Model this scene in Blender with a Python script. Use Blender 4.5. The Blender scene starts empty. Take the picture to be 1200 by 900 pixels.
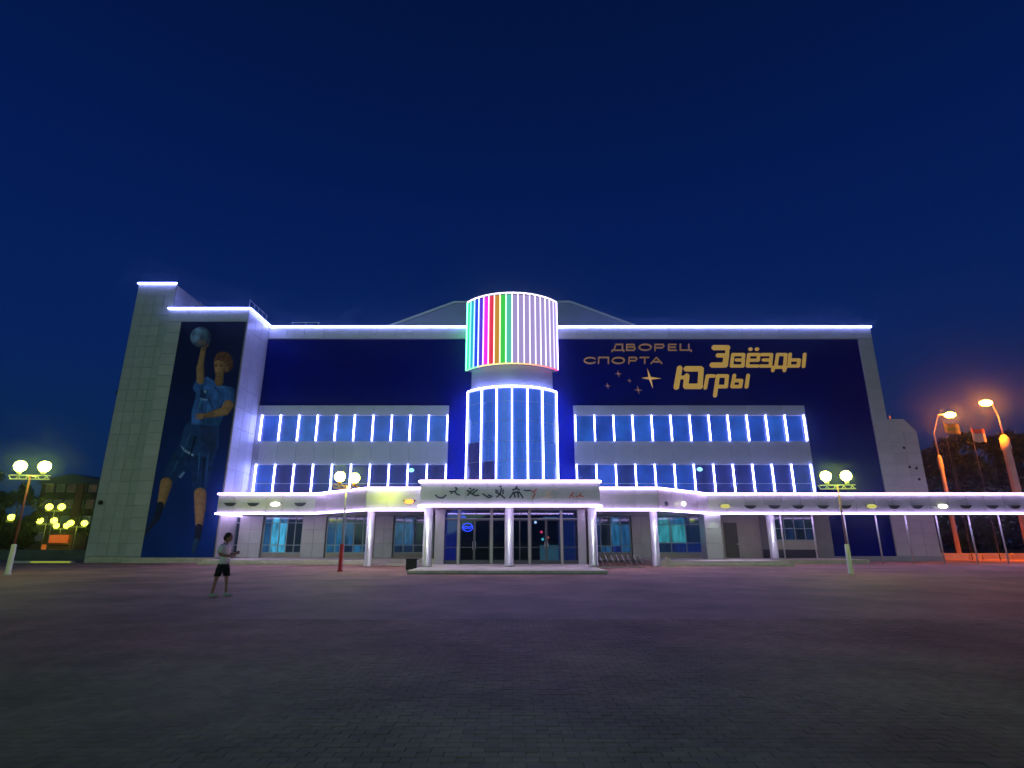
import bpy, bmesh, math, random
import numpy as np
from mathutils import Vector, Matrix
random.seed(7)
R = math.radians
sc = bpy.context.scene
COL = sc.collection

# ------------------------------------------------------------------ camera
F, PITCH, CAMZ = 652.0, R(15.8), 1.5
cam_d = bpy.data.cameras.new('camera')
cam_d.sensor_width = 36; cam_d.lens = 36 * F / 1200
cam_d.clip_start = 0.1; cam_d.clip_end = 3000
cam = bpy.data.objects.new('camera', cam_d); COL.objects.link(cam)
cam.location = (0, 0, CAMZ); cam.rotation_euler = (R(90) + PITCH, 0, 0)
sc.camera = cam
# ------------------------------------------------------------------ world: deep blue dusk
wd = bpy.data.worlds.new('World'); sc.world = wd; wd.use_nodes = True
nt = wd.node_tree; nt.nodes.clear()
tc = nt.nodes.new('ShaderNodeTexCoord'); sx = nt.nodes.new('ShaderNodeSeparateXYZ')
rmp = nt.nodes.new('ShaderNodeValToRGB'); bg = nt.nodes.new('ShaderNodeBackground'); wo = nt.nodes.new('ShaderNodeOutputWorld')
nt.links.new(tc.outputs['Generated'], sx.inputs[0]); nt.links.new(sx.outputs['Z'], rmp.inputs[0])
nt.links.new(rmp.outputs[0], bg.inputs[0]); nt.links.new(bg.outputs[0], wo.inputs[0])
cr = rmp.color_ramp
stops = [(0.0, (.0040, .0215, .072)), (.12, (.0030, .0205, .092)), (.30, (.0022, .0175, .112)),
         (.52, (.0014, .0120, .094)), (.75, (.0010, .0080, .058)), (1.0, (.0009, .0060, .044))]
cr.elements[0].position = 0; cr.elements[0].color = (*stops[0][1], 1)
cr.elements[1].position = 1; cr.elements[1].color = (*stops[-1][1], 1)
for p, c in stops[1:-1]:
    e = cr.elements.new(p); e.color = (*c, 1)
bg.inputs[1].default_value = 0.9
# ------------------------------------------------------------------ last light of the dusk, from behind the camera
sd = bpy.data.lights.new('sun', 'SUN'); sd.energy = 0.21; sd.angle = R(30); sd.color = (.56, 1.0, .66)
sun = bpy.data.objects.new('sun', sd); COL.objects.link(sun)
sun.rotation_euler = Vector((.20, 1, -.27)).to_track_quat('-Z', 'Y').to_euler()
# ------------------------------------------------------------------ exposure
sc.view_settings.view_transform = 'Standard'; sc.view_settings.look = 'None'
sc.view_settings.exposure = 0; sc.view_settings.gamma = 1
sc.render.engine = 'CYCLES'
sc.cycles.use_denoising = True
sc.cycles.max_bounces = 6; sc.cycles.diffuse_bounces = 3; sc.cycles.glossy_bounces = 3
sc.cycles.transparent_max_bounces = 8; sc.cycles.volume_bounces = 0
sc.cycles.sample_clamp_indirect = 4

# ------------------------------------------------------------------ helpers
def P(px, py, Y):
    """point of the plane y=Y seen at pixel (px,py) of the 1200x900 photograph"""
    u, v = px - 600, py - 450
    fw = F * math.cos(PITCH) + v * math.sin(PITCH); up = F * math.sin(PITCH) - v * math.cos(PITCH)
    return u / fw * Y, up / fw * Y + CAMZ
def G(px, py, z=0):
    u, v = px - 600, py - 450
    fw = F * math.cos(PITCH) + v * math.sin(PITCH); up = F * math.sin(PITCH) - v * math.cos(PITCH)
    t = (z - CAMZ) / up
    return u * t, fw * t
W = {}
def meta(o, label=None, cat=None, group=None, kind=None):
    if label: o['label'] = label
    if cat: o['category'] = cat
    if group: o['group'] = group
    if kind: o['kind'] = kind
    return o
def thing(name, loc, label, cat, group=None, rot=0):
    o = bpy.data.objects.new(name, None); COL.objects.link(o)
    o.location = loc; o.rotation_euler.z = rot; o.empty_display_size = .3
    W[o.name] = Vector(loc)
    return meta(o, label, cat, group)
def link(name, me, parent, origin, local=False):
    o = bpy.data.objects.new(name, me); COL.objects.link(o)
    origin = Vector(origin)
    if parent is not None:
        o.parent = parent
        o.location = origin if local else origin - W[parent.name]
    else:
        o.location = origin
    W[o.name] = origin
    return o
class MB:
    def __init__(s): s.v = []; s.f = []; s.mi = []; s.m = 0; s.sm = []; s.smooth = False
    def add(s, vs, fs):
        n = len(s.v); s.v += [tuple(v) for v in vs]
        for f in fs:
            s.f.append([n + i for i in f]); s.mi.append(s.m); s.sm.append(s.smooth)
    def box(s, a, b):
        x0, y0, z0 = a; x1, y1, z1 = b
        s.add([(x0,y0,z0),(x1,y0,z0),(x1,y1,z0),(x0,y1,z0),(x0,y0,z1),(x1,y0,z1),(x1,y1,z1),(x0,y1,z1)],
              [(3,2,1,0),(4,5,6,7),(0,1,5,4),(1,2,6,5),(2,3,7,6),(3,0,4,7)])
    def prism(s, poly, z0, z1):           # poly in xy, counter-clockwise
        n = len(poly)
        s.add([(x,y,z0) for x,y in poly] + [(x,y,z1) for x,y in poly],
              [list(range(n))[::-1], list(range(n, 2*n))] + [(i,(i+1)%n,n+(i+1)%n,n+i) for i in range(n)])
    def slab(s, poly, y0, y1):            # poly in xz
        n = len(poly)
        a = sum(poly[i][0]*poly[(i+1)%n][1]-poly[(i+1)%n][0]*poly[i][1] for i in range(n))
        if a < 0: poly = poly[::-1]
        s.add([(x,y0,z) for x,z in poly] + [(x,y1,z) for x,z in poly],
              [list(range(n)), list(range(n, 2*n))[::-1]] + [((i+1)%n,i,n+i,n+(i+1)%n) for i in range(n)])
    def bar(s, p, q, w, h=None, up=(0,0,1)):
        p, q = Vector(p), Vector(q); h = h or w
        d = (q - p).normalized(); u = Vector(up)
        if abs(d.dot(u)) > .98: u = Vector((0, 1, 0))
        a = d.cross(u).normalized() * w / 2; b = a.cross(d).normalized() * h / 2
        vs = [p-a-b, p+a-b, p+a+b, p-a+b, q-a-b, q+a-b, q+a+b, q-a+b]
        s.add(vs, [(0,1,2,3),(7,6,5,4),(4,5,1,0),(5,6,2,1),(6,7,3,2),(7,4,0,3)])
    def tube(s, pts, rads, n=12, cap=True):
        pts = [Vector(p) for p in pts]
        if not isinstance(rads, (list, tuple)): rads = [rads]*len(pts)
        vs = []; k = len(pts); pa = None
        for i, p in enumerate(pts):
            d = (pts[min(i+1,k-1)] - pts[max(i-1,0)]).normalized()
            if pa is None:
                pa = d.cross(Vector((0,0,1)) if abs(d.z) < .9 else Vector((1,0,0))).normalized()
            pa = (pa - d*pa.dot(d)).normalized(); pb = d.cross(pa)
            for j in range(n):
                t = 2*math.pi*j/n
                vs.append(p + (pa*math.cos(t) + pb*math.sin(t))*rads[i])
        fs = [(i*n+j, i*n+(j+1)%n, (i+1)*n+(j+1)%n, (i+1)*n+j) for i in range(k-1) for j in range(n)]
        if cap: fs += [list(range(n))[::-1], [(k-1)*n+j for j in range(n)]]
        sm = s.smooth; s.smooth = True; s.add(vs, fs); s.smooth = sm
    def lathe(s, c, prof, n=16):          # prof: (r,z)
        cx, cy, cz = c
        s.tube([(cx,cy,cz+z) for r,z in prof], [max(r,1e-3) for r,z in prof], n)
    def sphere(s, c, r, n=16, m=10, sc=(1,1,1)):
        vs = []; fs = []
        for i in range(m+1):
            a = math.pi*i/m
            for j in range(n):
                b = 2*math.pi*j/n
                vs.append((c[0]+sc[0]*r*math.sin(a)*math.cos(b), c[1]+sc[1]*r*math.sin(a)*math.sin(b), c[2]+sc[2]*r*math.cos(a)))
        for i in range(m):
            for j in range(n): fs.append((i*n+j, (i+1)*n+j, (i+1)*n+(j+1)%n, i*n+(j+1)%n))
        sm = s.smooth; s.smooth = True; s.add(vs, fs); s.smooth = sm
    def mesh(s, name, mats, o):
        me = bpy.data.meshes.new(name)
        me.from_pydata([(v[0]-o[0], v[1]-o[1], v[2]-o[2]) for v in s.v], [], s.f)
        for m in (mats if isinstance(mats, (list, tuple)) else [mats]): me.materials.append(m)
        me.polygons.foreach_set('material_index', s.mi); me.polygons.foreach_set('use_smooth', s.sm)
        me.update(); return me
    def build(s, name, mats, parent=None, origin=None):
        if origin is None:
            a = np.array(s.v); lo = a.min(0); hi = a.max(0)
            origin = ((lo[0]+hi[0])/2, (lo[1]+hi[1])/2, lo[2])
        return link(name, s.mesh(name, mats, origin), parent, origin)
def box(name, mats, parent, a, b):
    m = MB(); m.box(a, b); return m.build(name, mats, parent)
def struct(o): o['kind'] = 'structure'; return o

MATS = {}
def mat(name, col, rough=.6, metal=0., emit=None, es=1., var=.0, scale=2., bump=0., bscale=30., spec=.5, dirt=None):
    m = bpy.data.materials.new(name); m.use_nodes = True
    n = m.node_tree; b = n.nodes['Principled BSDF']
    b.inputs['Base Color'].default_value = (*col, 1); b.inputs['Roughness'].default_value = rough
    b.inputs['Metallic'].default_value = metal; b.inputs['Specular IOR Level'].default_value = spec
    if emit:
        b.inputs['Emission Color'].default_value = (*emit, 1); b.inputs['Emission Strength'].default_value = es
    if var or bump:
        co = n.nodes.new('ShaderNodeTexCoord')
        oi = n.nodes.new('ShaderNodeObjectInfo')
        ad = n.nodes.new('ShaderNodeVectorMath'); ad.operation = 'ADD'
        mu = n.nodes.new('ShaderNodeVectorMath'); mu.operation = 'SCALE'; mu.inputs[3].default_value = 37.
        cb = n.nodes.new('ShaderNodeCombineXYZ')
        n.links.new(oi.outputs['Random'], cb.inputs[0]); n.links.new(oi.outputs['Random'], cb.inputs[2])
        n.links.new(cb.outputs[0], mu.inputs[0]); n.links.new(co.outputs['Object'], ad.inputs[0]); n.links.new(mu.outputs[0], ad.inputs[1])
    if var:
        no = n.nodes.new('ShaderNodeTexNoise'); no.inputs['Scale'].default_value = scale; no.inputs['Detail'].default_value = 6
        n.links.new(ad.outputs[0], no.inputs['Vector'])
        mr = n.nodes.new('ShaderNodeMapRange'); mr.inputs[1].default_value = .3; mr.inputs[2].default_value = .7
        mr.inputs[3].default_value = 1 - var; mr.inputs[4].default_value = 1 + var
        n.links.new(no.outputs['Fac'], mr.inputs[0])
        # a little tone shift from piece to piece
        m2 = n.nodes.new('ShaderNodeMapRange'); m2.inputs[3].default_value = 1 - var*.8; m2.inputs[4].default_value = 1 + var*.8
        n.links.new(oi.outputs['Random'], m2.inputs[0])
        mm = n.nodes.new('ShaderNodeMath'); mm.operation = 'MULTIPLY'
        n.links.new(mr.outputs[0], mm.inputs[0]); n.links.new(m2.outputs[0], mm.inputs[1])
        vm = n.nodes.new('ShaderNodeVectorMath'); vm.operation = 'SCALE'; vm.inputs[0].default_value = col
        n.links.new(mm.outputs[0], vm.inputs[3]); n.links.new(vm.outputs[0], b.inputs['Base Color'])
        mr2 = n.nodes.new('ShaderNodeMapRange'); mr2.inputs[3].default_value = max(.05, rough-.1); mr2.inputs[4].default_value = min(1, rough+.1)
        n.links.new(no.outputs['Fac'], mr2.inputs[0]); n.links.new(mr2.outputs[0], b.inputs['Roughness'])
    if bump:
        nb = n.nodes.new('ShaderNodeTexNoise'); nb.inputs['Scale'].default_value = bscale; nb.inputs['Detail'].default_value = 4
        n.links.new(ad.outputs[0], nb.inputs['Vector'])
        bp = n.nodes.new('ShaderNodeBump'); bp.inputs['Strength'].default_value = bump; bp.inputs['Distance'].default_value = .01
        n.links.new(nb.outputs['Fac'], bp.inputs['Height']); n.links.new(bp.outputs[0], b.inputs['Normal'])
    MATS[name] = m; return m
def glow(name, col, s):
    return mat(name, (.05, .05, .05), .5, emit=col, es=s)

silver = mat('silver_cladding', (.50, .52, .50), .42, .15, var=.07, scale=1.2, bump=.05, bscale=3)
backing = mat('cladding_joint', (.30, .32, .31), .8)
grey_panel = mat('grey_cladding', (.42, .45, .47), .4, .2, var=.06, scale=.8)
blue_clad = mat('navy_cladding', (.0001, .0050, .17), .65, spec=.03, var=.10, scale=.35, bump=.03, bscale=1.5)
fascia_m = mat('fascia_metal', (.52, .52, .50), .33, .35, var=.06, scale=1.5)
soffit_m = mat('soffit', (.5, .5, .5), .5, var=.05)
stone_m = mat('terrace_stone', (.66, .63, .52), .7, var=.15, scale=3, bump=.2)
dark_edge = mat('dark_edge', (.03, .03, .03), .7)
roof_m = mat('roof_membrane', (.10, .10, .11), .9, var=.1)
col_m = mat('column_cladding', (.55, .56, .56), .35, .3, var=.04)
frame_m = mat('window_frame', (.30, .36, .36), .4, .3)
door_m = mat('door_frame', (.46, .46, .38), .4, .4)
pole_m = mat('pale_pole', (.62, .62, .62), .4, .3)
white_post = mat('white_post', (.75, .75, .75), .5, var=.05)
red_post = mat('red_post', (.40, .012, .012), .5, var=.1)
rust_m = mat('lamp_bracket', (.45, .16, .05), .5, .3, var=.1)
black_m = mat('black_metal', (.02, .02, .022), .4, .3)
steel_m = mat('steel', (.55, .55, .56), .3, .8)
gold_m = mat('gold_letter', (.85, .56, .14), .38, .3, emit=(1, .58, .10), es=.24, var=.06)  # no lamps in the letters; faint emission put in for light on the gold
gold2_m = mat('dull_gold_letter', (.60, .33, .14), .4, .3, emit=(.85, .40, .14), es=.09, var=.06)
LED = glow('led_white', (.27, .29, 1.0), 30)
LEDc = glow('led_canopy', (.64, .44, 1.0), 15)
LEDb = glow('led_blue_white', (.50, .50, 1.0), 4.2)
LEDd = glow('led_drum', (.92, .70, 1.0), 2.6)

# ------------------------------------------------------------------ ground
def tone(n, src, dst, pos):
    # greenish and reddish light painted into the paving colour: grey-green near the camera, reddish further on, mixed along a ragged edge
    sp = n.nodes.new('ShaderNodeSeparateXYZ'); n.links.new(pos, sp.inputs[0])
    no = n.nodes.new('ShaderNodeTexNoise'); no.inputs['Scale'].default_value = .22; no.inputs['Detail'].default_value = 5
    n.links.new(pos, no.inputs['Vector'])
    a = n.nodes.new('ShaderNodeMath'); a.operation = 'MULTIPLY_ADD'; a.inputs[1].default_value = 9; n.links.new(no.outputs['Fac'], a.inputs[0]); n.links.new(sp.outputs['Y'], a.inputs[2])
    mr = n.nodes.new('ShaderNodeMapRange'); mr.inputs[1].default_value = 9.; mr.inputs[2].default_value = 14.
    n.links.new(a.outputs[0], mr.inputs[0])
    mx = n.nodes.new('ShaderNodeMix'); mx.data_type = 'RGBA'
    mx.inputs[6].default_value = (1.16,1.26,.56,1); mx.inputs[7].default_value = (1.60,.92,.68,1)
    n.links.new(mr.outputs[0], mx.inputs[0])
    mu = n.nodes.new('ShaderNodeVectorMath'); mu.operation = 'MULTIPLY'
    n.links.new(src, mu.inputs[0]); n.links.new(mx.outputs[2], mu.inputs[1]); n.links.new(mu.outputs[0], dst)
def ground():
    m = mat('paving', (.2, .18, .18), .75, var=.0)
    n = m.node_tree; b = n.nodes['Principled BSDF']
    co = n.nodes.new('ShaderNodeTexCoord')
    br = n.nodes.new('ShaderNodeTexBrick'); br.inputs['Scale'].default_value = 1.
    br.inputs['Brick Width'].default_value = .2; br.inputs['Row Height'].default_value = .1
    br.inputs['Mortar Size'].default_value = .006; br.inputs['Color1'].default_value = (.29,.28,.265,1)
    br.inputs['Color2'].default_value = (.24,.23,.215,1); br.inputs['Mortar'].default_value = (.19,.18,.17,1)
    n.links.new(co.outputs['Object'], br.inputs['Vector'])
    no = n.nodes.new('ShaderNodeTexNoise'); no.inputs['Scale'].default_value = .35; no.inputs['Detail'].default_value = 9; no.inputs['Roughness'].default_value = .65
    n.links.new(co.outputs['Object'], no.inputs['Vector'])
    mr = n.nodes.new('ShaderNodeMapRange'); mr.inputs[1].default_value = .3; mr.inputs[2].default_value = .7; mr.inputs[3].default_value = .45; mr.inputs[4].default_value = 1.5
    n.links.new(no.outputs['Fac'], mr.inputs[0])
    vm = n.nodes.new('ShaderNodeVectorMath'); vm.operation = 'SCALE'
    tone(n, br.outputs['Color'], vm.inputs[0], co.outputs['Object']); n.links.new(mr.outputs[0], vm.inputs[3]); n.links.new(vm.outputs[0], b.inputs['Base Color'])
    bp = n.nodes.new('ShaderNodeBump'); bp.inputs['Strength'].default_value = .5; bp.inputs['Distance'].default_value = .006
    inv = n.nodes.new('ShaderNodeMath'); inv.operation = 'SUBTRACT'; inv.inputs[0].default_value = 1
    n.links.new(br.outputs['Fac'], inv.inputs[1]); n.links.new(inv.outputs[0], bp.inputs['Height']); n.links.new(bp.outputs[0], b.inputs['Normal'])
    g = MB()
    # one sheet; a shallow bed is left for the laid pavers in the foreground
    x0, x1, y0, y1 = -13., 13., 3.4, 12.006
    S = 1500
    g.add([(-S,-S,0),(S,-S,0),(S,S,0),(-S,S,0),(x0,y0,0),(x1,y0,0),(x1,y1,0),(x0,y1,0),
           (x0,y0,-.007),(x1,y0,-.007),(x1,y1,-.007),(x0,y1,-.007)],
          [(0,1,5,4),(1,2,6,5),(2,3,7,6),(3,0,4,7),(4,5,9,8),(5,6,10,9),(6,7,11,10),(7,4,8,11),(8,9,10,11)])
    o = struct(g.build('plaza', m, None, (0,0,0)))
    # laid pavers, each with its own edges and height
    pm = mat('paver', (.26, .25, .235), .8, var=.10, scale=2.2, bump=.4, bscale=60)
    pn = pm.node_tree; pb = pn.nodes['Principled BSDF']
    ge = pn.nodes.new('ShaderNodeNewGeometry'); pno = pn.nodes.new('ShaderNodeTexNoise'); pno.inputs['Scale'].default_value = .35; pno.inputs['Detail'].default_value = 9; pno.inputs['Roughness'].default_value = .65
    pmr = pn.nodes.new('ShaderNodeMapRange'); pmr.inputs[1].default_value = .3; pmr.inputs[2].default_value = .7; pmr.inputs[3].default_value = .45; pmr.inputs[4].default_value = 1.5
    wn = pn.nodes.new('ShaderNodeTexWhiteNoise'); wn.noise_dimensions = '2D'; sn = pn.nodes.new('ShaderNodeVectorMath'); sn.operation = 'SNAP'; sn.inputs[1].default_value = (.1,.1,1)
    wr = pn.nodes.new('ShaderNodeMapRange'); wr.inputs[3].default_value = .9; wr.inputs[4].default_value = 1.1
    old = pb.inputs['Base Color'].links[0].from_socket; v1 = pn.nodes.new('ShaderNodeVectorMath'); v1.operation = 'SCALE'; v2 = pn.nodes.new('ShaderNodeVectorMath'); v2.operation = 'SCALE'
    L_ = pn.links.new
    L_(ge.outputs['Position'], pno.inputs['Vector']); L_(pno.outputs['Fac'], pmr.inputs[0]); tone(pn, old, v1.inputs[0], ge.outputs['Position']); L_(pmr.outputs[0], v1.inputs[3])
    L_(ge.outputs['Position'], sn.inputs[0]); L_(sn.outputs[0], wn.inputs['Vector']); L_(wn.outputs['Value'], wr.inputs[0]); L_(v1.outputs[0], v2.inputs[0]); L_(wr.outputs[0], v2.inputs[3]); L_(v2.outputs[0], pb.inputs['Base Color'])
    rows = []
    r = 0; y = y0 + .003
    while y + .1 <= y1:
        x = x0 + (0 if r % 2 else -.1)
        while x < x1:
            a, c = max(x, x0+.003), min(x+.2, x1-.003)
            if c - a > .05: rows.append((a, c, y))
            x += .2
        y += .1; r += 1
    rows = [t for t in rows if abs((t[0]+t[1])/2) < (t[2]+.3)*.93]
    rng = random.Random(3)
    rows.sort(key=lambda t: t[2] + (0 if t[2] < 4.25 else 0))
    vis = [t for t in rows if t[2] > 4.25]; hid = [t for t in rows if t[2] <= 4.25]
    vis.sort(key=lambda t: math.hypot((t[0]+t[1])/2, t[2]))
    def paver(mb, a, c, y, dz, tx, ty, o=(0,0)):
        g = .0016; ch = .003
        x0_, x1_, y0_, y1_ = a+g-o[0], c-g-o[0], y+g-o[1], y+.1-g-o[1]
        t = lambda X, Y: dz + tx*(X-(x0_+x1_)/2) + ty*(Y-(y0_+y1_)/2)
        bt = [(x0_,y0_),(x1_,y0_),(x1_,y1_),(x0_,y1_)]
        tp = [(x0_+ch,y0_+ch),(x1_-ch,y0_+ch),(x1_-ch,y1_-ch),(x0_+ch,y1_-ch)]
        vs = [(X,Y,-.03) for X,Y in bt] + [(X,Y,t(X,Y)-.005) for X,Y in bt] + [(X,Y,t(X,Y)) for X,Y in tp]
        fs = [(i,(i+1)%4,4+(i+1)%4,4+i) for i in range(4)] + [(4+i,4+(i+1)%4,8+(i+1)%4,8+i) for i in range(4)] + [(8,9,10,11)]
        mb.add(vs, fs)
    protos = []
    for k in range(8):
        mb = MB(); paver(mb, 0, .2, 0, .001+rng.uniform(-.002,.002), rng.uniform(-.02,.02), rng.uniform(-.03,.03), (.1,.05))
        protos.append(mb.mesh('paver', pm, (0,0,0)))
    nn = 0
    rest = []
    for a, c, y in vis:
        if nn < 300 and abs((c-a)-.2) < 1e-6:
            link('paver', protos[rng.randrange(8)], o, ((a+c)/2, y+.05, 0)); nn += 1
        else: rest.append((a, c, y))
    mb = MB()
    for a, c, y in rest + hid:
        paver(mb, a, c, y, .001+rng.uniform(-.002,.002), rng.uniform(-.02,.02), rng.uniform(-.03,.03))
    po = mb.build('paving_bed', pm, o, (0,0,0)); po['kind'] = 'stuff'
ground()

# ------------------------------------------------------------------ the sports palace
YF, YW, YT = 46.0, 42.0, 42.45
HB = 19.75
palace = thing('sports_palace', (0, YF, 0), 'wide sports palace with navy and silver cladding outlined in white light strips', 'building')
panel_cache = {}
def panel(name, m, parent, cx, cy, cz, w, h, axis='y', t=.03, gap=.016):
    key = (round(w,3), round(h,3), axis, m.name, t)
    if key not in panel_cache:
        b = MB(); a = (w-gap)/2; c = (h-gap)/2; ch = .012
        # bevelled plate facing -y (or +x)
        o = [(-a,-c),(a,-c),(a,c),(-a,c)]; i = [(-a+ch,-c+ch),(a-ch,-c+ch),(a-ch,c-ch),(-a+ch,c-ch)]
        vs = [(x,0,z) for x,z in o] + [(x,-t+ch,z) for x,z in o] + [(x,-t,z) for x,z in i]
        if axis == 'x': vs = [(-y, x, z) for x,y,z in vs]
        fs = [(k,(k+1)%4,4+(k+1)%4,4+k) for k in range(4)] + [(4+k,4+(k+1)%4,8+(k+1)%4,8+k) for k in range(4)] + [(8,9,10,11)]
        b.add(vs, fs); panel_cache[key] = b.mesh(name, m, (0,0,0))
    return link(name, panel_cache[key], parent, (cx, cy, cz))
def grid(name, m, parent, x0, x1, z0, z1, nx, nz, y, axis='y', skip=None):
    w, h = (x1-x0)/nx, (z1-z0)/nz
    for i in range(nx):
        for j in range(nz):
            cx, cz = x0+w*(i+.5), z0+h*(j+.5)
            if skip and skip(cx, cz): continue
            if axis == 'y': panel(name, m, parent, cx, y, cz, w, h)
            else: panel(name, m, parent, y, cx, cz, w, h, 'x')
def led(parent, p, q, w=.10, m=None, name='led_strip'):
    b = MB(); b.bar(p, q, w, w); return b.build(name, m or LED, parent)

# main mass (blue front wall), roof slab
XL, XR = -21.4, 30.35
mb = MB(); mb.box((XL, YF, 0), (31.6, 88, HB-.35))
mb.box((XL-6, YF+.01, 0), (XL-.01, 88, HB-.4))
wall = mb.build('main_wall', blue_clad, palace)
b_ = box('parapet', backing, palace, (XL, YF-.10, HB-1.15), (31.6, YF+.6, HB-.02))
grid('parapet_panel', silver, b_, XL, -4.0, HB-1.12, HB-.10, 11, 1, YF-.101)
grid('parapet_panel', silver, b_, 4.0, 31.6, HB-1.12, HB-.10, 17, 1, YF-.101)
led(palace, (XL+.05, YF-.19, HB-.02), (-3.85, YF-.19, HB-.02))
led(palace, (3.85, YF-.19, HB-.02), (31.65, YF-.19, HB-.02))
led(palace, (31.72, YF-.1, HB-.02), (31.72, YF+5, HB-.02), .05)
# right silver border and the annex
rb = box('side_border', backing, palace, (30.35, YF-.10, 0), (31.6, YF-.005, HB-1.16))
grid('wall_panel', silver, rb, 30.37, 31.58, .4, HB-1.17, 1, 20, YF-.101)
mb = MB(); ax0, ax1, ah = 31.62, 33.95, 11.45
mb.slab([(ax0,0),(ax1,0),(ax1,ah-1.1),(ax1-.9,ah),(ax0,ah)], YF+.02, YF+14)
an = mb.build('stair_annex', backing, palace)
grid('wall_panel', silver, an, ax0+.02, ax1-.02, .3, ah-1.1, 2, 11, YF+.019)
mb = MB(); mb.slab([(ax0+.03,ah-1.09),(ax1-.02,ah-1.09),(ax1-.92,ah-.02),(ax0+.03,ah-.02)], YF-.02, YF+.018); mb.build('corner_panel', silver, an)
for x, z in ((32.6, 9.0), (32.75, 7.4), (33.3, 7.3), (33.35, 6.4)):
    mb = MB(); mb.tube([(x, YF-.06, z), (x, YF-.03, z)], .11, 10); mb.build('vent_cap', black_m, an)
for x in (31.9, 32.35):
    mb = MB(); mb.tube([(x, YF+.6, ah), (x, YF+.6, ah+.4)], .05, 10); mb.build('roof_beacon', glow('beacon_red', (1, .16, .03), .7), an)
# base plinth of the right
box('plinth', backing, palace, (24.9, YF-.16, 0), (34.0, YF-.006, .38))

# tower at the left end
tw = box('stair_tower', backing, palace, (-31.15, YT, 0), (-28.0, YT+9, 22.15))
grid('wall_panel', silver, tw, -31.13, -28.02, .45, 22.05, 4, 24, YT-.002)
grid('side_panel', silver, tw, YT+.1, YT+8.9, HB+.1, 22.05, 8, 2, -27.998, 'x')
led(tw, (-31.2, YT-.1, 22.22), (-27.95, YT-.1, 22.22))
box('plinth', stone_m, tw, (-31.0, YT-.12, 0), (-28.03, YT-.004, .42))
mb = MB(); x, z = P(135, 458, YT); mb.tube([(-31.25, YT+.1, z), (-31.25, YT+.3, z-.25)], .13, 8); mb.build('wall_lamp', black_m, tw)
x, z = P(119, 589, YT); mb = MB(); mb.tube([(x, YT-.16, z), (x, YT-.04, z)], .16, 10); mb.build('vent_cap', black_m, tw)
# wing that carries the banner
wg = box('banner_wing', backing, palace, (-27.97, YW, 0), (XL-.04, YF+8, HB-.05))
grid('wall_panel', silver, wg, -27.95, -26.75, .45, HB-1.15, 1, 20, YW-.002)
grid('parapet_panel', silver, wg, -27.95, XL-.05, HB-1.13, HB-.12, 4, 1, YW-.002)
grid('side_panel', silver, wg, YW+.04, YF-.14, .35, HB-.12, 3, 12, XL-.038, 'x')
led(wg, (-28.0, YW-.1, HB+.02), (XL+.08, YW-.1, HB+.02))
led(palace, (XL+.10, YW-.05, HB+.02), (XL+.10, YF-.28, HB+.02))
box('plinth', stone_m, wg, (-27.96, YW-.14, 0), (XL+.0, YW-.004, .38))
# roof rails
mb = MB()
for i in range(5):
    y = YW+.5+i*.8; mb.bar((XL-.3, y, HB), (XL-.3, y, HB+1.0), .03)
for z in (.5, 1.0): mb.bar((XL-.3, YW+.4, HB+z), (XL-.3, YF, HB+z), .03)
mb.build('roof_rail', steel_m, palace)
mb = MB()
for i in range(3): mb.bar((-20.3+i*1.2, YF+2, HB-.3), (-20.3+i*1.2, YF+2, HB+1.3), .03)
for z in (.8, 1.25): mb.bar((-20.4, YF+2, HB+z), (-17.8, YF+2, HB+z), .03)
mb.build('roof_rail', steel_m, palace)

# arena roof seen above the parapet
YG = 52
gp = [(-24, 17.5), (-5.85, 24.75), (5.9, 24.8), (24, 17.5)]
gz = mat('roof_gable_cladding', (.30, .32, .46), .4, .2, var=.06, scale=.6)
mb = MB(); mb.slab([(-24,15)]+gp+[(24,15)], YG, YG+30)
rf = mb.build('arena_roof', gz, palace)
for i in range(3):
    a, b2 = gp[i], gp[i+1]
    mb = MB(); mb.bar((a[0], YG-.06, a[1]+.05), (b2[0], YG-.06, b2[1]+.05), .1, .22); mb.build('edge_trim', pole_m, rf)
for i in range(-7, 8):
    x = i*1.7
    zt = 24.75 if abs(x) < 5.85 else 24.75-(abs(x)-5.85)*.4
    box('seam', gz, rf, (x-.02, YG-.03, 16), (x+.02, YG-.001, zt-.08))
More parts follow.
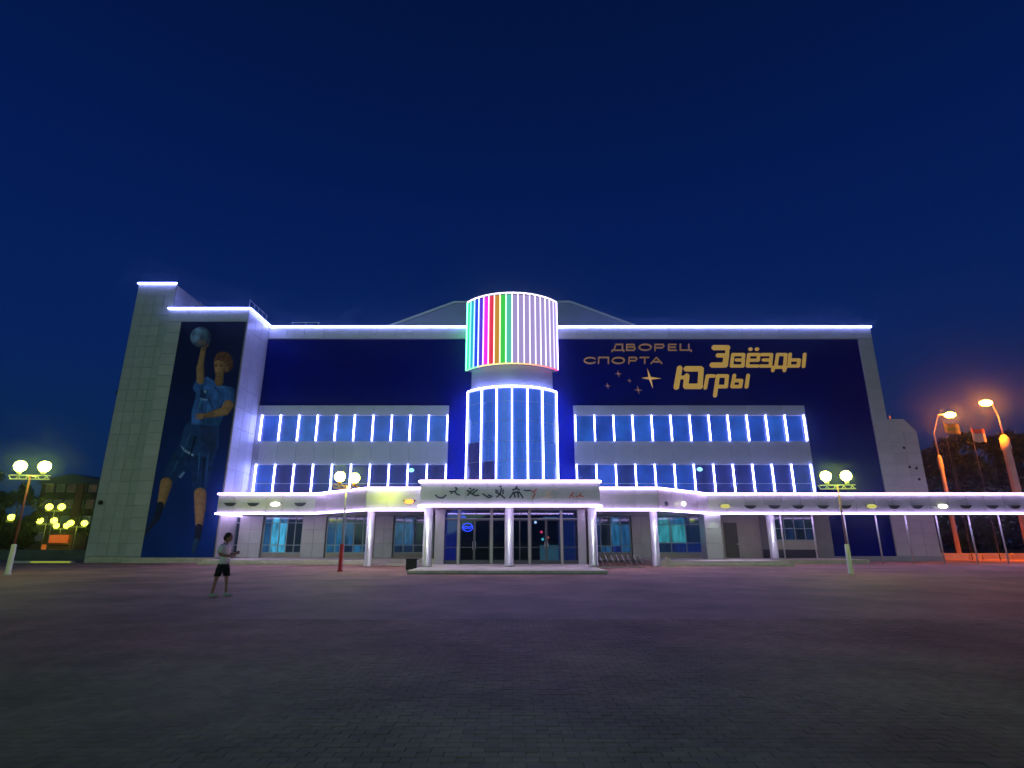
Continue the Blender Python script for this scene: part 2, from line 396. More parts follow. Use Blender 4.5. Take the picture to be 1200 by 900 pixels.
# no lamps wash the gable; its bluish cast is put into the cladding colour
# window blocks
pane_up = [glow('pane_blue_%d' % i, c, 1) for i, c in enumerate([(.010,.062,.34), (.012,.075,.36), (.008,.050,.30), (.02,.07,.42)])]  # blue sky reflection painted into the window glass as emission
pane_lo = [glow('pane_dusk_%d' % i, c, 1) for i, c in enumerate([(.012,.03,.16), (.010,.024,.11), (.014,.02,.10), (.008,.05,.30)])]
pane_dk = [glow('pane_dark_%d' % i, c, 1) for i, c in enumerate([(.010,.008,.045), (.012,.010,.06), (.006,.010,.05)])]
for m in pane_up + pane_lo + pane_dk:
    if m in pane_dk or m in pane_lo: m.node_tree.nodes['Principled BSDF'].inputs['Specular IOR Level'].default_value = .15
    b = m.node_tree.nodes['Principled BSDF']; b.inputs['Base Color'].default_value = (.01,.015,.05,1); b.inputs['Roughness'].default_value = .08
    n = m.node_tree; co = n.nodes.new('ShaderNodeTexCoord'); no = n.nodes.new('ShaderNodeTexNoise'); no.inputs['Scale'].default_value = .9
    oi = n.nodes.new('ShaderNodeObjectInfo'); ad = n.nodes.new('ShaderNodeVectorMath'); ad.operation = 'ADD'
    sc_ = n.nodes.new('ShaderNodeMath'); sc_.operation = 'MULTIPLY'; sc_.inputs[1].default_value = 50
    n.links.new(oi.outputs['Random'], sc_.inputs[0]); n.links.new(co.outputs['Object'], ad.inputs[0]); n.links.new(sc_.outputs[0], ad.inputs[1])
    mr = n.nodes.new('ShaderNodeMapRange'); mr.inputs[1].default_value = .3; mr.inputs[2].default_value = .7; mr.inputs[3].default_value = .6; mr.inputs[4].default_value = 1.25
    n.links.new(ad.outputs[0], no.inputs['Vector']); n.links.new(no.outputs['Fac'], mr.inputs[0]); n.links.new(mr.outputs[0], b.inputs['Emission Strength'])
Z_ = {}
for k, y in dict(top=475, wt=487, wb=517, w2t=544.5, w2b=577).items(): Z_[k] = P(600, y, YF-.3)[1]
def block(x0, x1, xs, left):
    yb = YF-.30
    mb = MB()
    bands = [(Z_['wt'], Z_['top']), (Z_['w2t'], Z_['wb']), (4.3, Z_['w2b'])]
    for a, b2 in bands: mb.box((x0, yb+.035, a), (x1, YF-.002, b2))
    mb.box((x0, yb+.16, Z_['w2b']), (x1, YF-.003, Z_['w2t'])); mb.box((x0, yb+.16, Z_['wb']), (x1, YF-.003, Z_['wt']))
    bl = mb.build('window_block', backing, palace)
    n = len(xs)-1
    for bi, (a, b2) in enumerate(bands[:2]):
        for i in range(n):
            panel('band_panel', grey_panel, bl, (xs[i]+xs[i+1])/2, yb+.036, (a+b2)/2, xs[i+1]-xs[i], b2-a)
    for x_a, x_b in ((x0, xs[0]), (xs[-1], x1)):
        if x_b - x_a > .15:
            for a, b2 in ((4.3, Z_['w2t']), bands[1], (Z_['wb'], Z_['wt']), bands[0]):
                panel('end_panel', grey_panel, bl, (x_a+x_b)/2, yb+.036 if True else 0, (a+b2)/2, x_b-x_a, b2-a)
    rng = random.Random(5 if left else 9)
    for row, (a, b2) in enumerate(((Z_['wb'], Z_['wt']), (Z_['w2b'], Z_['w2t']))):
        for i in range(n):
            if row == 0: m = pane_up[3] if (left and i == 0) else pane_up[rng.randrange(3)]
            elif left: m = pane_up[3] if i == 0 else (pane_lo[2] if i in (7, 8) else pane_dk[rng.randrange(3)])
            else: m = pane_up[3] if i == 1 else (pane_lo[3] if i in (3, 4, 5) else pane_lo[rng.randrange(3)])
            box('pane', m, bl, (xs[i]+.06, yb+.12, a+.03), (xs[i+1]-.06, yb+.155, b2-.03))
            if row == 1:
                box('transom', frame_m, bl, (xs[i]+.06, yb+.09, a+.7), (xs[i+1]-.06, yb+.118, a+.74))
        for x in xs:
            box('mullion', frame_m, bl, (x-.055, yb+.02, a+.002), (x+.055, yb+.155, b2-.002))
            led(bl, (x, yb-.055, a+.04), (x, yb-.055, b2+.02), .09)
            
xsL = [-20.95+1.554*i for i in range(11)]
xsR = [5.30+1.597*i for i in range(13)]
block(XL+.01, xsL[-1]+.08, xsL, True)
block(xsR[0]-.12, xsR[-1]+.22, xsR, False)
for px, py, m_ in ((482, 551, (.3, .9, 1)), (820, 550, (.35, .95, 1))):     # lit rooms' lamps seen through the glass
    x, z = P(px, py, YF-.2)
    mb = MB(); mb.sphere((x, YF-.2, z), .17, 10, 6, (1.4, .12, 1)); mb.build('interior_lamp', glow('cool_lamp', m_, 1.4), palace)

# the central drum and glazed bay
def arc(hc, sag, ye, n):
    Rr = (hc*hc+sag*sag)/(2*sag); ha = math.asin(hc/Rr); cy = ye - sag + Rr
    return [(Rr*math.sin(-ha+2*ha*i/n), cy - Rr*math.cos(-ha+2*ha*i/n)) for i in range(n+1)]
def arc_solid(name, m, parent, pts, yb, z0, z1):
    mb = MB(); poly = [(pts[0][0], yb)] + pts + [(pts[-1][0], yb)]
    mb.prism(poly, z0, z1); return mb.build(name, m, parent)
DZ0, DZ1 = 15.55, 21.75
dpts = arc(3.92, 2.0, 45.3, 18)
core = arc_solid('light_drum', backing, palace, arc(3.80, 1.95, 45.4, 36), 50, DZ0+.03, DZ1-.05)
cols = [(0,.95,.30),(0,.60,.85),(.0,.03,1.2),(.10,.0,1.0),(1.3,.0,1.2),(1.1,.01,.08),(.75,.32,.01),(.03,.80,.06),(.08,.70,.50)] + [(.52,.41,.86)]*9
for i in range(18):
    (xa, ya), (xb, yb) = dpts[i], dpts[i+1]
    k = .72
    mb = MB(); cx, cy = (xa+xb)/2, (ya+yb)/2; dx, dy = (xb-xa)/2*.86, (yb-ya)/2*.86
    ln = math.hypot(dx, dy); nx, ny = dy/ln*.04, -dx/ln*.04
    mb.prism([(cx-dx,cy-dy+.05),(cx+dx,cy+dy+.05),(cx+dx+nx*0,cy+dy+.09),(cx-dx,cy-dy+.09)], DZ0+.08, DZ1-.08)
    gm = glow('drum_light_%d' % i, cols[i], k if i < 9 else .66); gm.node_tree.nodes['Principled BSDF'].inputs['Base Color'].default_value = (.04,.04,.04,1)
    o = mb.build('light_panel', gm, core)
tint = {0:(.1,1,.45),1:(.3,1,.75),2:(.5,1,1),3:(.7,.9,1),4:(.9,.8,1),5:(1,.8,.9),6:(1,.85,.7),7:(.95,1,.6),8:(.7,1,.75),9:(.8,1,.9),18:(.45,.35,1),17:(.7,.6,1)}
for i in range(19):
    x, y = dpts[i]; c = tint.get(i, (.92,.80,1))
    m = glow('drum_led_%d' % i, c, 9 if i in (0, 18) else 1.9)
    mb = MB(); w = .045; mb.bar((x, y-.02, DZ0), (x, y-.02, DZ1), w*2); mb.build('led_strip', m, core)
for z, top in ((DZ1, True), (DZ0, False)):
    for i in range(18):
        (xa, ya), (xb, yb) = dpts[i], dpts[i+1]
        t = i/17
        c = (.92,.74,1) if top else ((.25,1,.4) if i < 3 else (1,.85,.35-.2*t) if i < 9 else (1,max(.04,.75-1.5*(t-.5)),.22))
        mb = MB(); mb.bar((xa, ya-.02, z+(.06 if top else -.06)), (xb, yb-.02, z+(.04 if top else -.04)), .09, .09)
        mb.build('led_rim', glow('rim_led_%d%d' % (top, i), c, 3.0 if top else 1.5), core)
GZ1 = 13.6
arc_solid('drum_neck', grey_panel, palace, arc(3.45, 1.75, 45.5, 36), 49, GZ1+.01, DZ0-.01)
gpts = arc(3.74, 1.9, 45.35, 24)
# six bays with equal spacing across the front
def on_arc(x):
    hc, sag, ye = 3.74, 1.9, 45.35
    Rr = (hc*hc+sag*sag)/(2*sag); return ye - sag + Rr - math.sqrt(Rr*Rr-x*x)
bay = arc_solid('glazed_bay', backing, palace, arc(3.6, 1.85, 45.5, 36), 49, 4.4, GZ1)
box('side_cladding', blue_clad, palace, (-5.2, YF-.04, 4.4), (-3.6, YF-.003, HB-1.17)); box('side_cladding', blue_clad, palace, (3.6, YF-.04, 4.4), (5.15, YF-.003, HB-1.17))
gx = [-3.74, -2.49, -1.25, 0, 1.25, 2.49, 3.74]
gpane = [glow('bay_pane_%d' % i, c, 1) for i, c in enumerate([(.016,.085,.40), (.022,.09,.42), (.018,.075,.36)])]  # bay glass also glows to imitate the sky reflected in it
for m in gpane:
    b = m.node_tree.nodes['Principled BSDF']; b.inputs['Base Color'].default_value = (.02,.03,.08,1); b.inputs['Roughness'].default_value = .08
zrows = [4.45, 5.9, 7.6, 9.2, 10.8, 12.4, 13.5]
for i in range(6):
    xa, xb = gx[i], gx[i+1]
    sub = [xa+(xb-xa)*k/3 for k in range(4)]
    for r_ in range(6):
        mb = MB()
        poly = [(x, on_arc(x)+.06) for x in sub] + [(x, on_arc(x)+.10) for x in sub[::-1]]
        mb.prism(poly, zrows[r_]+.02, zrows[r_+1]-.02)
        dark = (i == 0 and r_ in (1, 2)) or (i == 1 and r_ == 1)
        mb.build('pane', pane_dk[1] if dark else gpane[(i*5+r_*3) % 3], bay)
for x in gx:
    y = on_arc(min(max(x,-3.74),3.74))
    mb = MB(); mb.bar((x, y-.04, 4.5), (x, y-.04, GZ1), .10); mb.build('led_strip', LEDb if 0 else LED, bay)
for i in range(24):
    (xa, ya), (xb, yb) = gpts[i], gpts[i+1]
    mb = MB(); mb.bar((xa, ya-.05, GZ1+.02), (xb, yb-.05, GZ1+.02), .10); mb.build('led_rim', LED, bay)

# ------------------------------------------------------------------ canopy
Y1, Y2, Y3 = 31.7, 35.9, 40.4
CT, CB = 4.75, 3.40
cx0 = -.12
path = [(-20.93, 45.6), (-20.93, Y3), (-14.0, Y3), (-9.23, Y2), (-5.10+cx0*0, Y2), (-5.14, Y1), (4.92, Y1), (4.92, Y2), (9.27, Y2), (13.97, Y3), (56, Y3), (56, 45.6)]
mb = MB()
inner = [(-20.9,45.6),(-20.9,Y3+.06),(-13.98,Y3+.06),(-9.2,Y2+.06),(-5.08,Y2+.06),(-5.08,Y1+.06),(4.86,Y1+.06),(4.86,Y2+.06),(9.24,Y2+.06),(13.95,Y3+.06),(24.9,Y3+.06),(24.9,45.6)]
mb.prism(inner, CB+.02, CT-.05)
mb.box((24.9, Y3+.06, CB+.02), (56, Y3+.9, CT-.05))
canopy = mb.build('canopy', soffit_m, palace)
def seg_panels(a, b, n, name='fascia_panel'):
    a, b = Vector((*a, 0)), Vector((*b, 0)); d = (b-a).normalized(); nrm = Vector((d.y, -d.x, 0))
    L = (b-a).length
    for i in range(n):
        p, q = a+d*(L*i/n+.012), a+d*(L*(i+1)/n-.012)
        mb = MB(); o = nrm*.0
        mb.prism([(p.x-nrm.x*0, p.y), (q.x, q.y), (q.x-nrm.x*.05, q.y-nrm.y*.05), (p.x-nrm.x*.05, p.y-nrm.y*.05)], CB+.03, CT-.03)
        mb.build(name, fascia_m, canopy)
nseg = [4, 6, 4, 3, 3, 8, 3, 3, 4, 32]
for i in range(10):
    a, b2 = path[i], path[i+1]
    seg_panels(a, b2, nseg[i])
    va, vb = Vector((*a,0)), Vector((*b2,0)); d = (vb-va).normalized(); n_ = Vector((d.y,-d.x,0))*.07
    for z in (CT+.02, CB-.0):
        # long runs are laid as separate lengths
        k = max(1, round((vb-va).length/7))
        for j in range(k):
            p, q = va+(vb-va)*(j/k)+n_, va+(vb-va)*((j+1)/k)+n_
            led(canopy, (p.x, p.y, z), (q.x, q.y, z), .10, LEDc)
# fascia lamps
lampdark = mat('lamp_shade', (.06,.06,.065), .5)
lit_w = glow('fascia_lamp_lit', (1, 1, .75), 4); lit_o = glow('fascia_lamp_amber', (1, .38, .03), 2.2); lit_y = glow('fascia_lamp_yellow', (.8, .8, .1), .7)
def fascia_lamp(px, py, Y, m, n=1):
    x, z = P(px, py, Y)
    mb = MB(); mb.slab([(x-.42, z+.1), (x+.42, z+.1), (x+.3, z-.06), (x+.12, z-.14), (x-.12, z-.14), (x-.3, z-.06)], Y-.12, Y-.005)
    s = mb.build('wall_lamp', lampdark, canopy)
    if m:
        mb = MB(); mb.sphere((x, Y-.16, z), .19, 12, 8, (1.9 if m is not lit_o else 1.6, .5, .8)); mb.build('lamp_lens', m, s)
for px, m in ((270,None),(297,None),(323.5,lit_w),(352,None)): fascia_lamp(px, 591, Y3, m)
fascia_lamp(480, 588, Y2, lit_o)
for px, m in ((849,lit_y),(879,None),(907,None),(935,None),(964,None),(990,None),(1020,lit_y),(1047,None),(1074,None),(1103,lit_w),(1131,None),(1162,None),(1188,None)):
    fascia_lamp(px, 593.5 if m else 594, Y3, m)
for px, m in ((780, None), (800.5, lit_w)):
    x, _ = P(px, 590, 36.9); t = (x-9.27)/(13.97-9.27); Y = Y2+(Y3-Y2)*t; x, z = P(px, 590.5, Y)
    mb = MB(); mb.sphere((x, Y-.14, z), .16, 10, 6, (1, .4, 1)); mb.build('wall_lamp', m or lampdark, canopy)
# pictograms of sportsmen on the central fascia
def strokes(groups, conv, Y, w, name, m, parent, t=.04):
    for k, g in enumerate(groups):
        mb = MB(); d = 0
        for st in g:
            pts = [conv(*p) for p in st]
            for (a, b2) in zip(pts, pts[1:]):
                dx, dz = b2[0]-a[0], b2[1]-a[1]; L = math.hypot(dx, dz) or 1; ux, uz = dx/L*w/2, dz/L*w/2
                mb.slab([(a[0]-ux+uz, a[1]-uz-ux), (b2[0]+ux+uz, b2[1]+uz-ux), (b2[0]+ux-uz, b2[1]+uz+ux), (a[0]-ux-uz, a[1]-uz+ux)], Y-t-d, Y-.001); d += .002
        mb.build(name, m[k] if isinstance(m, list) else m, parent)
c5 = lambda x, y: P(480+x/5, 500+y/5, Y1-.05)
pict = [[[(152,402),(165,413),(182,418),(200,413),(212,402)]],
        [[(235,380),(262,380),(278,396),(292,400)],[(278,364),(264,380)],[(250,380),(245,390)],[(268,358),(273,358)]],
        [[(340,402),(356,380),(378,366)],[(338,374),(362,392),(385,404),(405,402)],[(372,388),(396,370)],[(352,362),(358,362)]],
        [[(430,394),(446,406),(460,414),(472,414)],[(462,400),(482,408)]],
        [[(505,384),(528,394),(540,404),(556,418)],[(538,364),(530,394),(512,412)],[(546,392),(548,372)],[(505,372),(515,376)],[(530,350),(536,350)]],
        [[(588,416),(606,388),(640,382),(652,396),(664,416)],[(606,370),(625,362),(642,368)],[(634,384),(638,412)],[(612,392),(618,412)],[(624,352),(630,352)]],
        [[(672,372),(690,374),(708,372)]],
        [[(742,368),(728,382),(716,378)],[(728,382),(734,398),(722,416)]],
        [[(784,416),(802,400),(822,386),(832,372)],[(800,412),(820,404),(834,412)],[(812,388),(800,380)],[(852,364),(858,368)]],
        [[(938,414),(948,398),(958,384)],[(950,400),(960,412)]],
        [[(978,410),(996,404),(1016,410)],[(996,404),(1004,390)]]]
pk = mat('pictogram_black', (.015,.015,.02), .5); pk2 = mat('pictogram_copper', (.55,.16,.10), .4, .5); pk3 = mat('pictogram_pale', (.8,.55,.45), .35, .6)  # colours of the right-hand marks imitate orange reflections on the fascia
strokes(pict, c5, Y1-.0, .075, 'sports_pictogram', [pk]*7+[pk2, pk3, pk2, pk2], canopy)

# columns
spotm = glow('downlight_lens', (.85,.86,1), 8)
def column(x, y, w, base, round_=False, name='column', parent=canopy, lamp=True):
    mb = MB()
    if w < .9:
        mb.lathe((x,y,base), [(w/2+.05,0),(w/2+.05,.08),(w/2,.1),(w/2,CB-base)], 20)
    else:
        mb.box((x-w/2,y-w/2,base),(x+w/2,y+w/2,CB+.015))
    c = mb.build(name, col_m, parent)
    if w >= .9:
        for j in range(3):
            h = (CB-base)/3; panel('column_panel', silver, c, x, y-w/2-.002, base+h*(j+.5), w, h)
    if lamp:
        mb = MB(); mb.tube([(x, y-w/2-.28, CB+.01), (x, y-w/2-.28, CB-.06)], .09, 12); mb.build('downlight', spotm, c)
        ld = bpy.data.lights.new('downlight', 'SPOT'); ld.energy = 55; ld.spot_size = R(105); ld.spot_blend = .8; ld.color = (.86,1,.86); ld.shadow_soft_size = .08
        lo = bpy.data.objects.new('downlight', ld); COL.objects.link(lo)
        lo.location = (x, y-w/2-.33, CB-.12); lo.rotation_euler = Vector((0,-.25,-1)).to_track_quat('-Z','Y').to_euler()
PB = .16
for x in (-4.72, -.16, 4.52): column(x, 32.3, .50, PB)
column(-8.95, 36.3, .48, 0); column(8.97, 36.3, .48, 0)
column(14.15, 41.0, 1.15, .3); column(18.45, 40.9, .55, .3)
for px in (922, 960, 998.5, 1036.4, 1072, 1109, 1148, 1184, 1222, 1260):
    x = (px-600)/684*40.6
    mb = MB(); mb.tube([(x, 40.75, 0), (x, 40.75, CB+.015)], .055, 10); mb.build('canopy_post', pole_m, canopy)

# ------------------------------------------------------------------ ground floor
YB = 44.5
def sill_frame(x0, x1, z0, z1, y, cols_, rows_, panes, name='ground_window', parent=palace, fm=None):
    fm = fm or frame_m
    mb = MB(); t = .09
    w = (x1-x0)/cols_
    mb.box((x0,y-.06,z0),(x0+t,y+.05,z1)); mb.box((x1-t,y-.06,z0),(x1,y+.05,z1))
    mb.box((x0+t,y-.055,z1-t),(x1-t,y+.045,z1)); mb.box((x0+t,y-.055,z0),(x1-t,y+.045,z0+t))
    f = mb.build(name, fm, parent)
    for i in range(1, cols_): box('mullion', fm, f, (x0+w*i-.035, y-.05, z0+t), (x0+w*i+.035, y+.04, z1-t))
    zs = [z0+t] + [z0+(z1-z0)*r for r in rows_] + [z1-t]
    for r in rows_:
        for i in range(cols_):
            box('transom', fm, f, (x0+w*i+(t if i == 0 else .035)+.002, y-.045, z0+(z1-z0)*r-.03), (x0+w*(i+1)-(t if i == cols_-1 else .035)-.002, y+.035, z0+(z1-z0)*r+.03))
    for i in range(cols_):
        for j in range(len(zs)-1):
            m = panes[j][i] if isinstance(panes[0], (list, tuple)) else panes[i % len(panes)]
            box('pane', m, f, (x0+w*i+(t if i == 0 else .035)+.003, y-.01, zs[j]+(.031 if j else .002)), (x0+w*(i+1)-(t if i == cols_-1 else .035)-.003, y+.01, zs[j+1]-(.031 if j < len(zs)-2 else .002)))
    return f
def pane_mat(name, c, s=1.):  # reflections and room light painted into the glass as uneven emission
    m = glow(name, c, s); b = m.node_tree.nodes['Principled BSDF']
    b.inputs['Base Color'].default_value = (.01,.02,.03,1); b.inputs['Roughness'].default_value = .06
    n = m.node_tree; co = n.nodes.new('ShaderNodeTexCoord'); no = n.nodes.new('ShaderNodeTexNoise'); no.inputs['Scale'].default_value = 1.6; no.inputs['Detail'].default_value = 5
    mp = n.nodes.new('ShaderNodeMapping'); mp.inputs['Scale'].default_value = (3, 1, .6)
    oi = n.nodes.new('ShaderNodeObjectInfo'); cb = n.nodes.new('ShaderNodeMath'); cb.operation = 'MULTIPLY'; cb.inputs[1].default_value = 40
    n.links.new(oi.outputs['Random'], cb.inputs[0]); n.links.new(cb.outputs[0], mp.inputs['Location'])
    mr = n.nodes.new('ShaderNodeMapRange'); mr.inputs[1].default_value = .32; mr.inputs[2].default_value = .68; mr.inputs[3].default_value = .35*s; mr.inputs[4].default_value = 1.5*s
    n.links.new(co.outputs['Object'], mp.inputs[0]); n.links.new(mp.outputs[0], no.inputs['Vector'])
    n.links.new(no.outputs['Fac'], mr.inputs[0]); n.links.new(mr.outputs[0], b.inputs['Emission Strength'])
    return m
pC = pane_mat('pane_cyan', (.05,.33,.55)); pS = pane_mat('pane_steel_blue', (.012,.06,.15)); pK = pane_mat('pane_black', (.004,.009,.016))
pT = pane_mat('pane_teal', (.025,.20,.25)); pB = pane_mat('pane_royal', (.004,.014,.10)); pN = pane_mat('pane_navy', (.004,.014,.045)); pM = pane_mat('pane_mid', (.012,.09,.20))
mb = MB(); mb.box((-20.95, YB+.06, 0), (24.7, YF-.31, CT-.1)); gw = mb.build('ground_wall', mat('ground_wall_paint', (.20,.20,.18), .8, var=.08), palace)
def gx_(px): return P(px, 630, YB)[0]
def pilaster(pa, pb, nx=2, y=YB-.28, z0=.32):
    a, b2 = gx_(pa), gx_(pb)
    o = box('pilaster', backing, palace, (a, y+.036, z0-.3), (b2, YB+.058, CB+.015))
    grid('pilaster_panel', silver, o, a, b2, z0, CB, nx, 3, y+.036)
pilaster(254, 263, 1); pilaster(281, 307.5); pilaster(355, 382); pilaster(440, 461); pilaster(740, 761)
Zs, Zt = .62, CB-.02
rowsW = [.22, .82]
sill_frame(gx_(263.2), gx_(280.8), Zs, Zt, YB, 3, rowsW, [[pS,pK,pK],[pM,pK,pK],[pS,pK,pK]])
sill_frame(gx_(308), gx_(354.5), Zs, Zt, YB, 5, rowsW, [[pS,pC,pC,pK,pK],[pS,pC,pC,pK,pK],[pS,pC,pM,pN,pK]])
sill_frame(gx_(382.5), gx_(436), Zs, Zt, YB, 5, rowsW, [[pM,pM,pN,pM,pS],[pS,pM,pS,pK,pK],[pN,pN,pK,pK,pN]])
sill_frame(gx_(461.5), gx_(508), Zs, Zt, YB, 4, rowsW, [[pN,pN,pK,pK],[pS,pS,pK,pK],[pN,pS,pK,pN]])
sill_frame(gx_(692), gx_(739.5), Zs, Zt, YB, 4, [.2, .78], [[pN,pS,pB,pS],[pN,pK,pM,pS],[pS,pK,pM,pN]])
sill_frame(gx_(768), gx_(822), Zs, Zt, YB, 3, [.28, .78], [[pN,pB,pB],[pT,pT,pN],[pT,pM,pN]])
wallS = mat('beige_wall', (.36,.34,.26), .7, var=.1, scale=1.5)
for (a, b2) in ((263.2,280.8),(308,354.5),(382.5,436),(461.5,508),(692,739.5),(768,822)):
    box('sill_panel', wallS, palace, (gx_(a), YB-.03, .3), (gx_(b2), YB+.058, Zs-.003))
# recess with a service door on the right
box('recess_wall', wallS, palace, (gx_(843), YB-.05, .3), (gx_(891), YB+.05, CB+.01))
dr = box('service_door', mat('brown_door', (.09,.085,.06), .6, var=.1), palace, (gx_(849), YB-.12, .32), (gx_(864), YB-.055, 2.9))
box('door_handle', steel_m, dr, (gx_(862), YB-.2, 1.25), (gx_(862)+.12, YB-.125, 1.35))
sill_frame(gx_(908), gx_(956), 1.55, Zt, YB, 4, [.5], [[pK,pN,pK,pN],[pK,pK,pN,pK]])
box('sill_panel', wallS, palace, (gx_(908), YB-.03, .9), (gx_(956), YB+.05, 1.547))
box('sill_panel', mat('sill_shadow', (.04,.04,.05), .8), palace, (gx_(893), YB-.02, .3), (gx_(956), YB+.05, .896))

# entrance vestibule: glass wall, doors, end piers
YV = 36.0
mb = MB(); mb.box((-4.6, YV+.25, PB), (-4.35, YB, CB)); mb.box((4.15, YV+.25, PB), (4.4, YB, CB)); mb.box((-4.33, YB-.2, PB), (4.13, YB-.05, CB))
vest = mb.build('vestibule', mat('vestibule_wall', (.03,.03,.07), .6, var=.1), palace)
for a, b2 in ((510, 521), (677, 686)):
    xa, xb = (a-600)/675*YV, (b2-600)/675*YV
    box('entrance_pier', silver, palace, (xa, YV-.2, PB), (xb, YV+.4, CB+.01))
glassM = bpy.data.materials.new('door_glass'); glassM.use_nodes = True
n = glassM.node_tree; n.nodes.clear()
o_ = n.nodes.new('ShaderNodeOutputMaterial'); mx = n.nodes.new('ShaderNodeMixShader'); tr = n.nodes.new('ShaderNodeBsdfTransparent'); gl = n.nodes.new('ShaderNodeBsdfGlossy')
fr = n.nodes.new('ShaderNodeFresnel'); fr.inputs[0].default_value = 1.6; tr.inputs[0].default_value = (.55,.65,.8,1); gl.inputs['Roughness'].default_value = .03
n.links.new(fr.outputs[0], mx.inputs[0]); n.links.new(tr.outputs[0], mx.inputs[1]); n.links.new(gl.outputs[0], mx.inputs[2]); n.links.new(mx.outputs[0], o_.inputs[0])
vx = lambda px: (px-600)/675*YV
edges = [521, 537.5, 556, 576, 592, 609, 620.5, 640, 658, 677]
mull = [537.5, 576, 620.5, 658]
for px in mull:
    box('entrance_post', door_m, palace, (vx(px)-.075, YV-.10, PB), (vx(px)+.075, YV+.08, CB+.01))
for i in range(len(edges)-1):
    xa, xb = vx(edges[i]), vx(edges[i+1])
    if edges[i] in mull: xa += .08
    if edges[i+1] in mull: xb -= .08
    isdoor = i in (1, 2, 6, 7)
    nm = 'entrance_door' if isdoor else 'entrance_glazing'
    mb = MB(); t = .07 if isdoor else .04; fd = mb
    zt = 2.85
    fd.box((xa+.004,YV-.04,PB+.01),(xa+t,YV+.03,zt)); fd.box((xb-t,YV-.04,PB+.01),(xb-.004,YV+.03,zt))
    fd.box((xa+t,YV-.035,zt-.08),(xb-t,YV+.025,zt)); fd.box((xa+t,YV-.035,PB+.01),(xb-t,YV+.025,PB+.22)); fd.box((xa+t,YV-.035,1.12),(xb-t,YV+.025,1.17))
    fo = mb.build(nm, mat('dark_bronze_frame', (.10,.11,.11), .4, .4) if not MATS.get('dark_bronze_frame') else MATS['dark_bronze_frame'], palace)
    box('pane', glassM, fo, (xa+t, YV-.01, PB+.22), (xb-t, YV+.002, 1.12)); box('pane', glassM, fo, (xa+t, YV-.01, 1.17), (xb-t, YV+.002, zt-.08))
    if isdoor:
        hx = xb-t-.02 if i in (1, 6) else xa+t+.02
        mb = MB(); mb.tube([(hx, YV-.1, 1.0), (hx, YV-.1, 1.5)], .018, 8); mb.bar((hx,YV-.1,1.05),(hx,YV-.03,1.05),.02); mb.bar((hx,YV-.1,1.45),(hx,YV-.03,1.45),.02)
        mb.build('handle', steel_m, fo)
    box('transom_pane', glassM, palace, (xa+.01, YV-.01, zt+.06), (xb-.01, YV+.002, CB)); box('transom', frame_m, palace, (xa+.004, YV-.05, zt+.002), (xb-.004, YV+.03, zt+.058))
# lobby floor, lights and inner doors
box('lobby_ceiling_lamp', glow('lobby_blue', (.05,.10,.9), 1.6), palace, (-4.0, 38.0, 3.1), (-3.2, 40, 3.14))
box('lobby_ceiling_lamp', glow('lobby_cool', (.25,.5,.8), .5), palace, (2.2, 40.0, 3.1), (3.2, 41, 3.14))
box('lobby_screen', glow('lobby_panel_blue', (.006,.012,.16), 1), palace, (-4.3, 37.2, .2), (-3.3, 37.25, 3.3))
box('lobby_screen', glow('lobby_panel_navy', (.006,.02,.10), 1), palace, (3.0, 37.6, .2), (4.1, 37.65, 3.3))
box('lobby_counter', glow('lobby_counter_glow', (.05,.13,.14), 1), palace, (2.0, 41, .2), (3.9, 41.6, 1.25))
mb = MB()
x, z = P(548, 618, YV-.13)
ring = [(x+.32*math.cos(t), YV-.13, z+.24*math.sin(t)) for t in [2*math.pi*k/24 for k in range(25)]]
mb.tube(ring, .022, 6); mb.tube([(x-.30,YV-.13,z-.02),(x-.1,YV-.13,z+.05),(x+.08,YV-.13,z-.0),(x+.3,YV-.13,z+.12)], .022, 6)
mb.tube([(x-.26,YV-.13,z-.12),(x-.05,YV-.13,z-.05),(x+.1,YV-.13,z-.1),(x+.29,YV-.13,z+.02)], .018, 6)
meta(mb.build('neon_sign', glow('neon_blue', (.02,.06,1), 2.2)), 'small oval blue neon sign hung on the glass beside the left entrance doors', 'sign')
# glowing balls added to imitate coloured reflections in the right door glass
mb = MB(); 
pts = [(627.5,612,(.7,.85,1)),(634.5,623.5,(1,.05,.12)),(636,632,(.1,.5,.45)),(642,630,(.5,.08,.05))]
li = thing('hanging_lights', (1.6, YV+.6, 1.7), 'string of small white, red and teal lamps hanging behind the right glass doors', 'string lights')
added_wire = MB(); pp = []
for px, py, c in pts:
    x, z = P(px, py, YV+.6); pp.append((x, YV+.6, z)); b = MB(); b.sphere((x, YV+.6, z), .085, 10, 6); b.build('bulb', glow('bulb_%d' % px, c, 2.), li)
added_wire.tube([(pp[0][0]-.1, YV+.6, 3.2)]+pp[:3], .01, 6); added_wire.build('wire', black_m, li)

# porch platform and terraces
mb = MB(); mb.prism([(-5.0,27.9),(4.55,27.9),(4.62,YV+.4),(-5.05,YV+.4)], .03, PB)
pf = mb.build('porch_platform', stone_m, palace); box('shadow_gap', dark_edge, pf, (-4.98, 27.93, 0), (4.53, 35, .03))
mb = MB(); mb.box((-20.9, 39.3, 0), (-9.9, YB+.05, .3)); mb.box((-9.9, 41.2, 0), (-5.05, YB+.05, .3)); mb.box((-20.9, 38.9, 0), (-9.9, 39.3, .15)); mb.build('terrace', stone_m, palace)
mb = MB(); mb.box((9.2, 36.9, 0), (17.3, YB+.05, .3)); mb.box((9.2, 36.4, 0), (17.6, 36.9, .15)); mb.box((17.3, 40.3, 0), (24.7, YB+.05, .28)); mb.build('terrace', stone_m, palace)
mb = MB(); mb.prism([(-9.7, 38.6), (-6.0, 36.2), (-5.2, 37.5), (-8.8, 41.1)], 0, .12); mb.build('ramp', stone_m, palace)

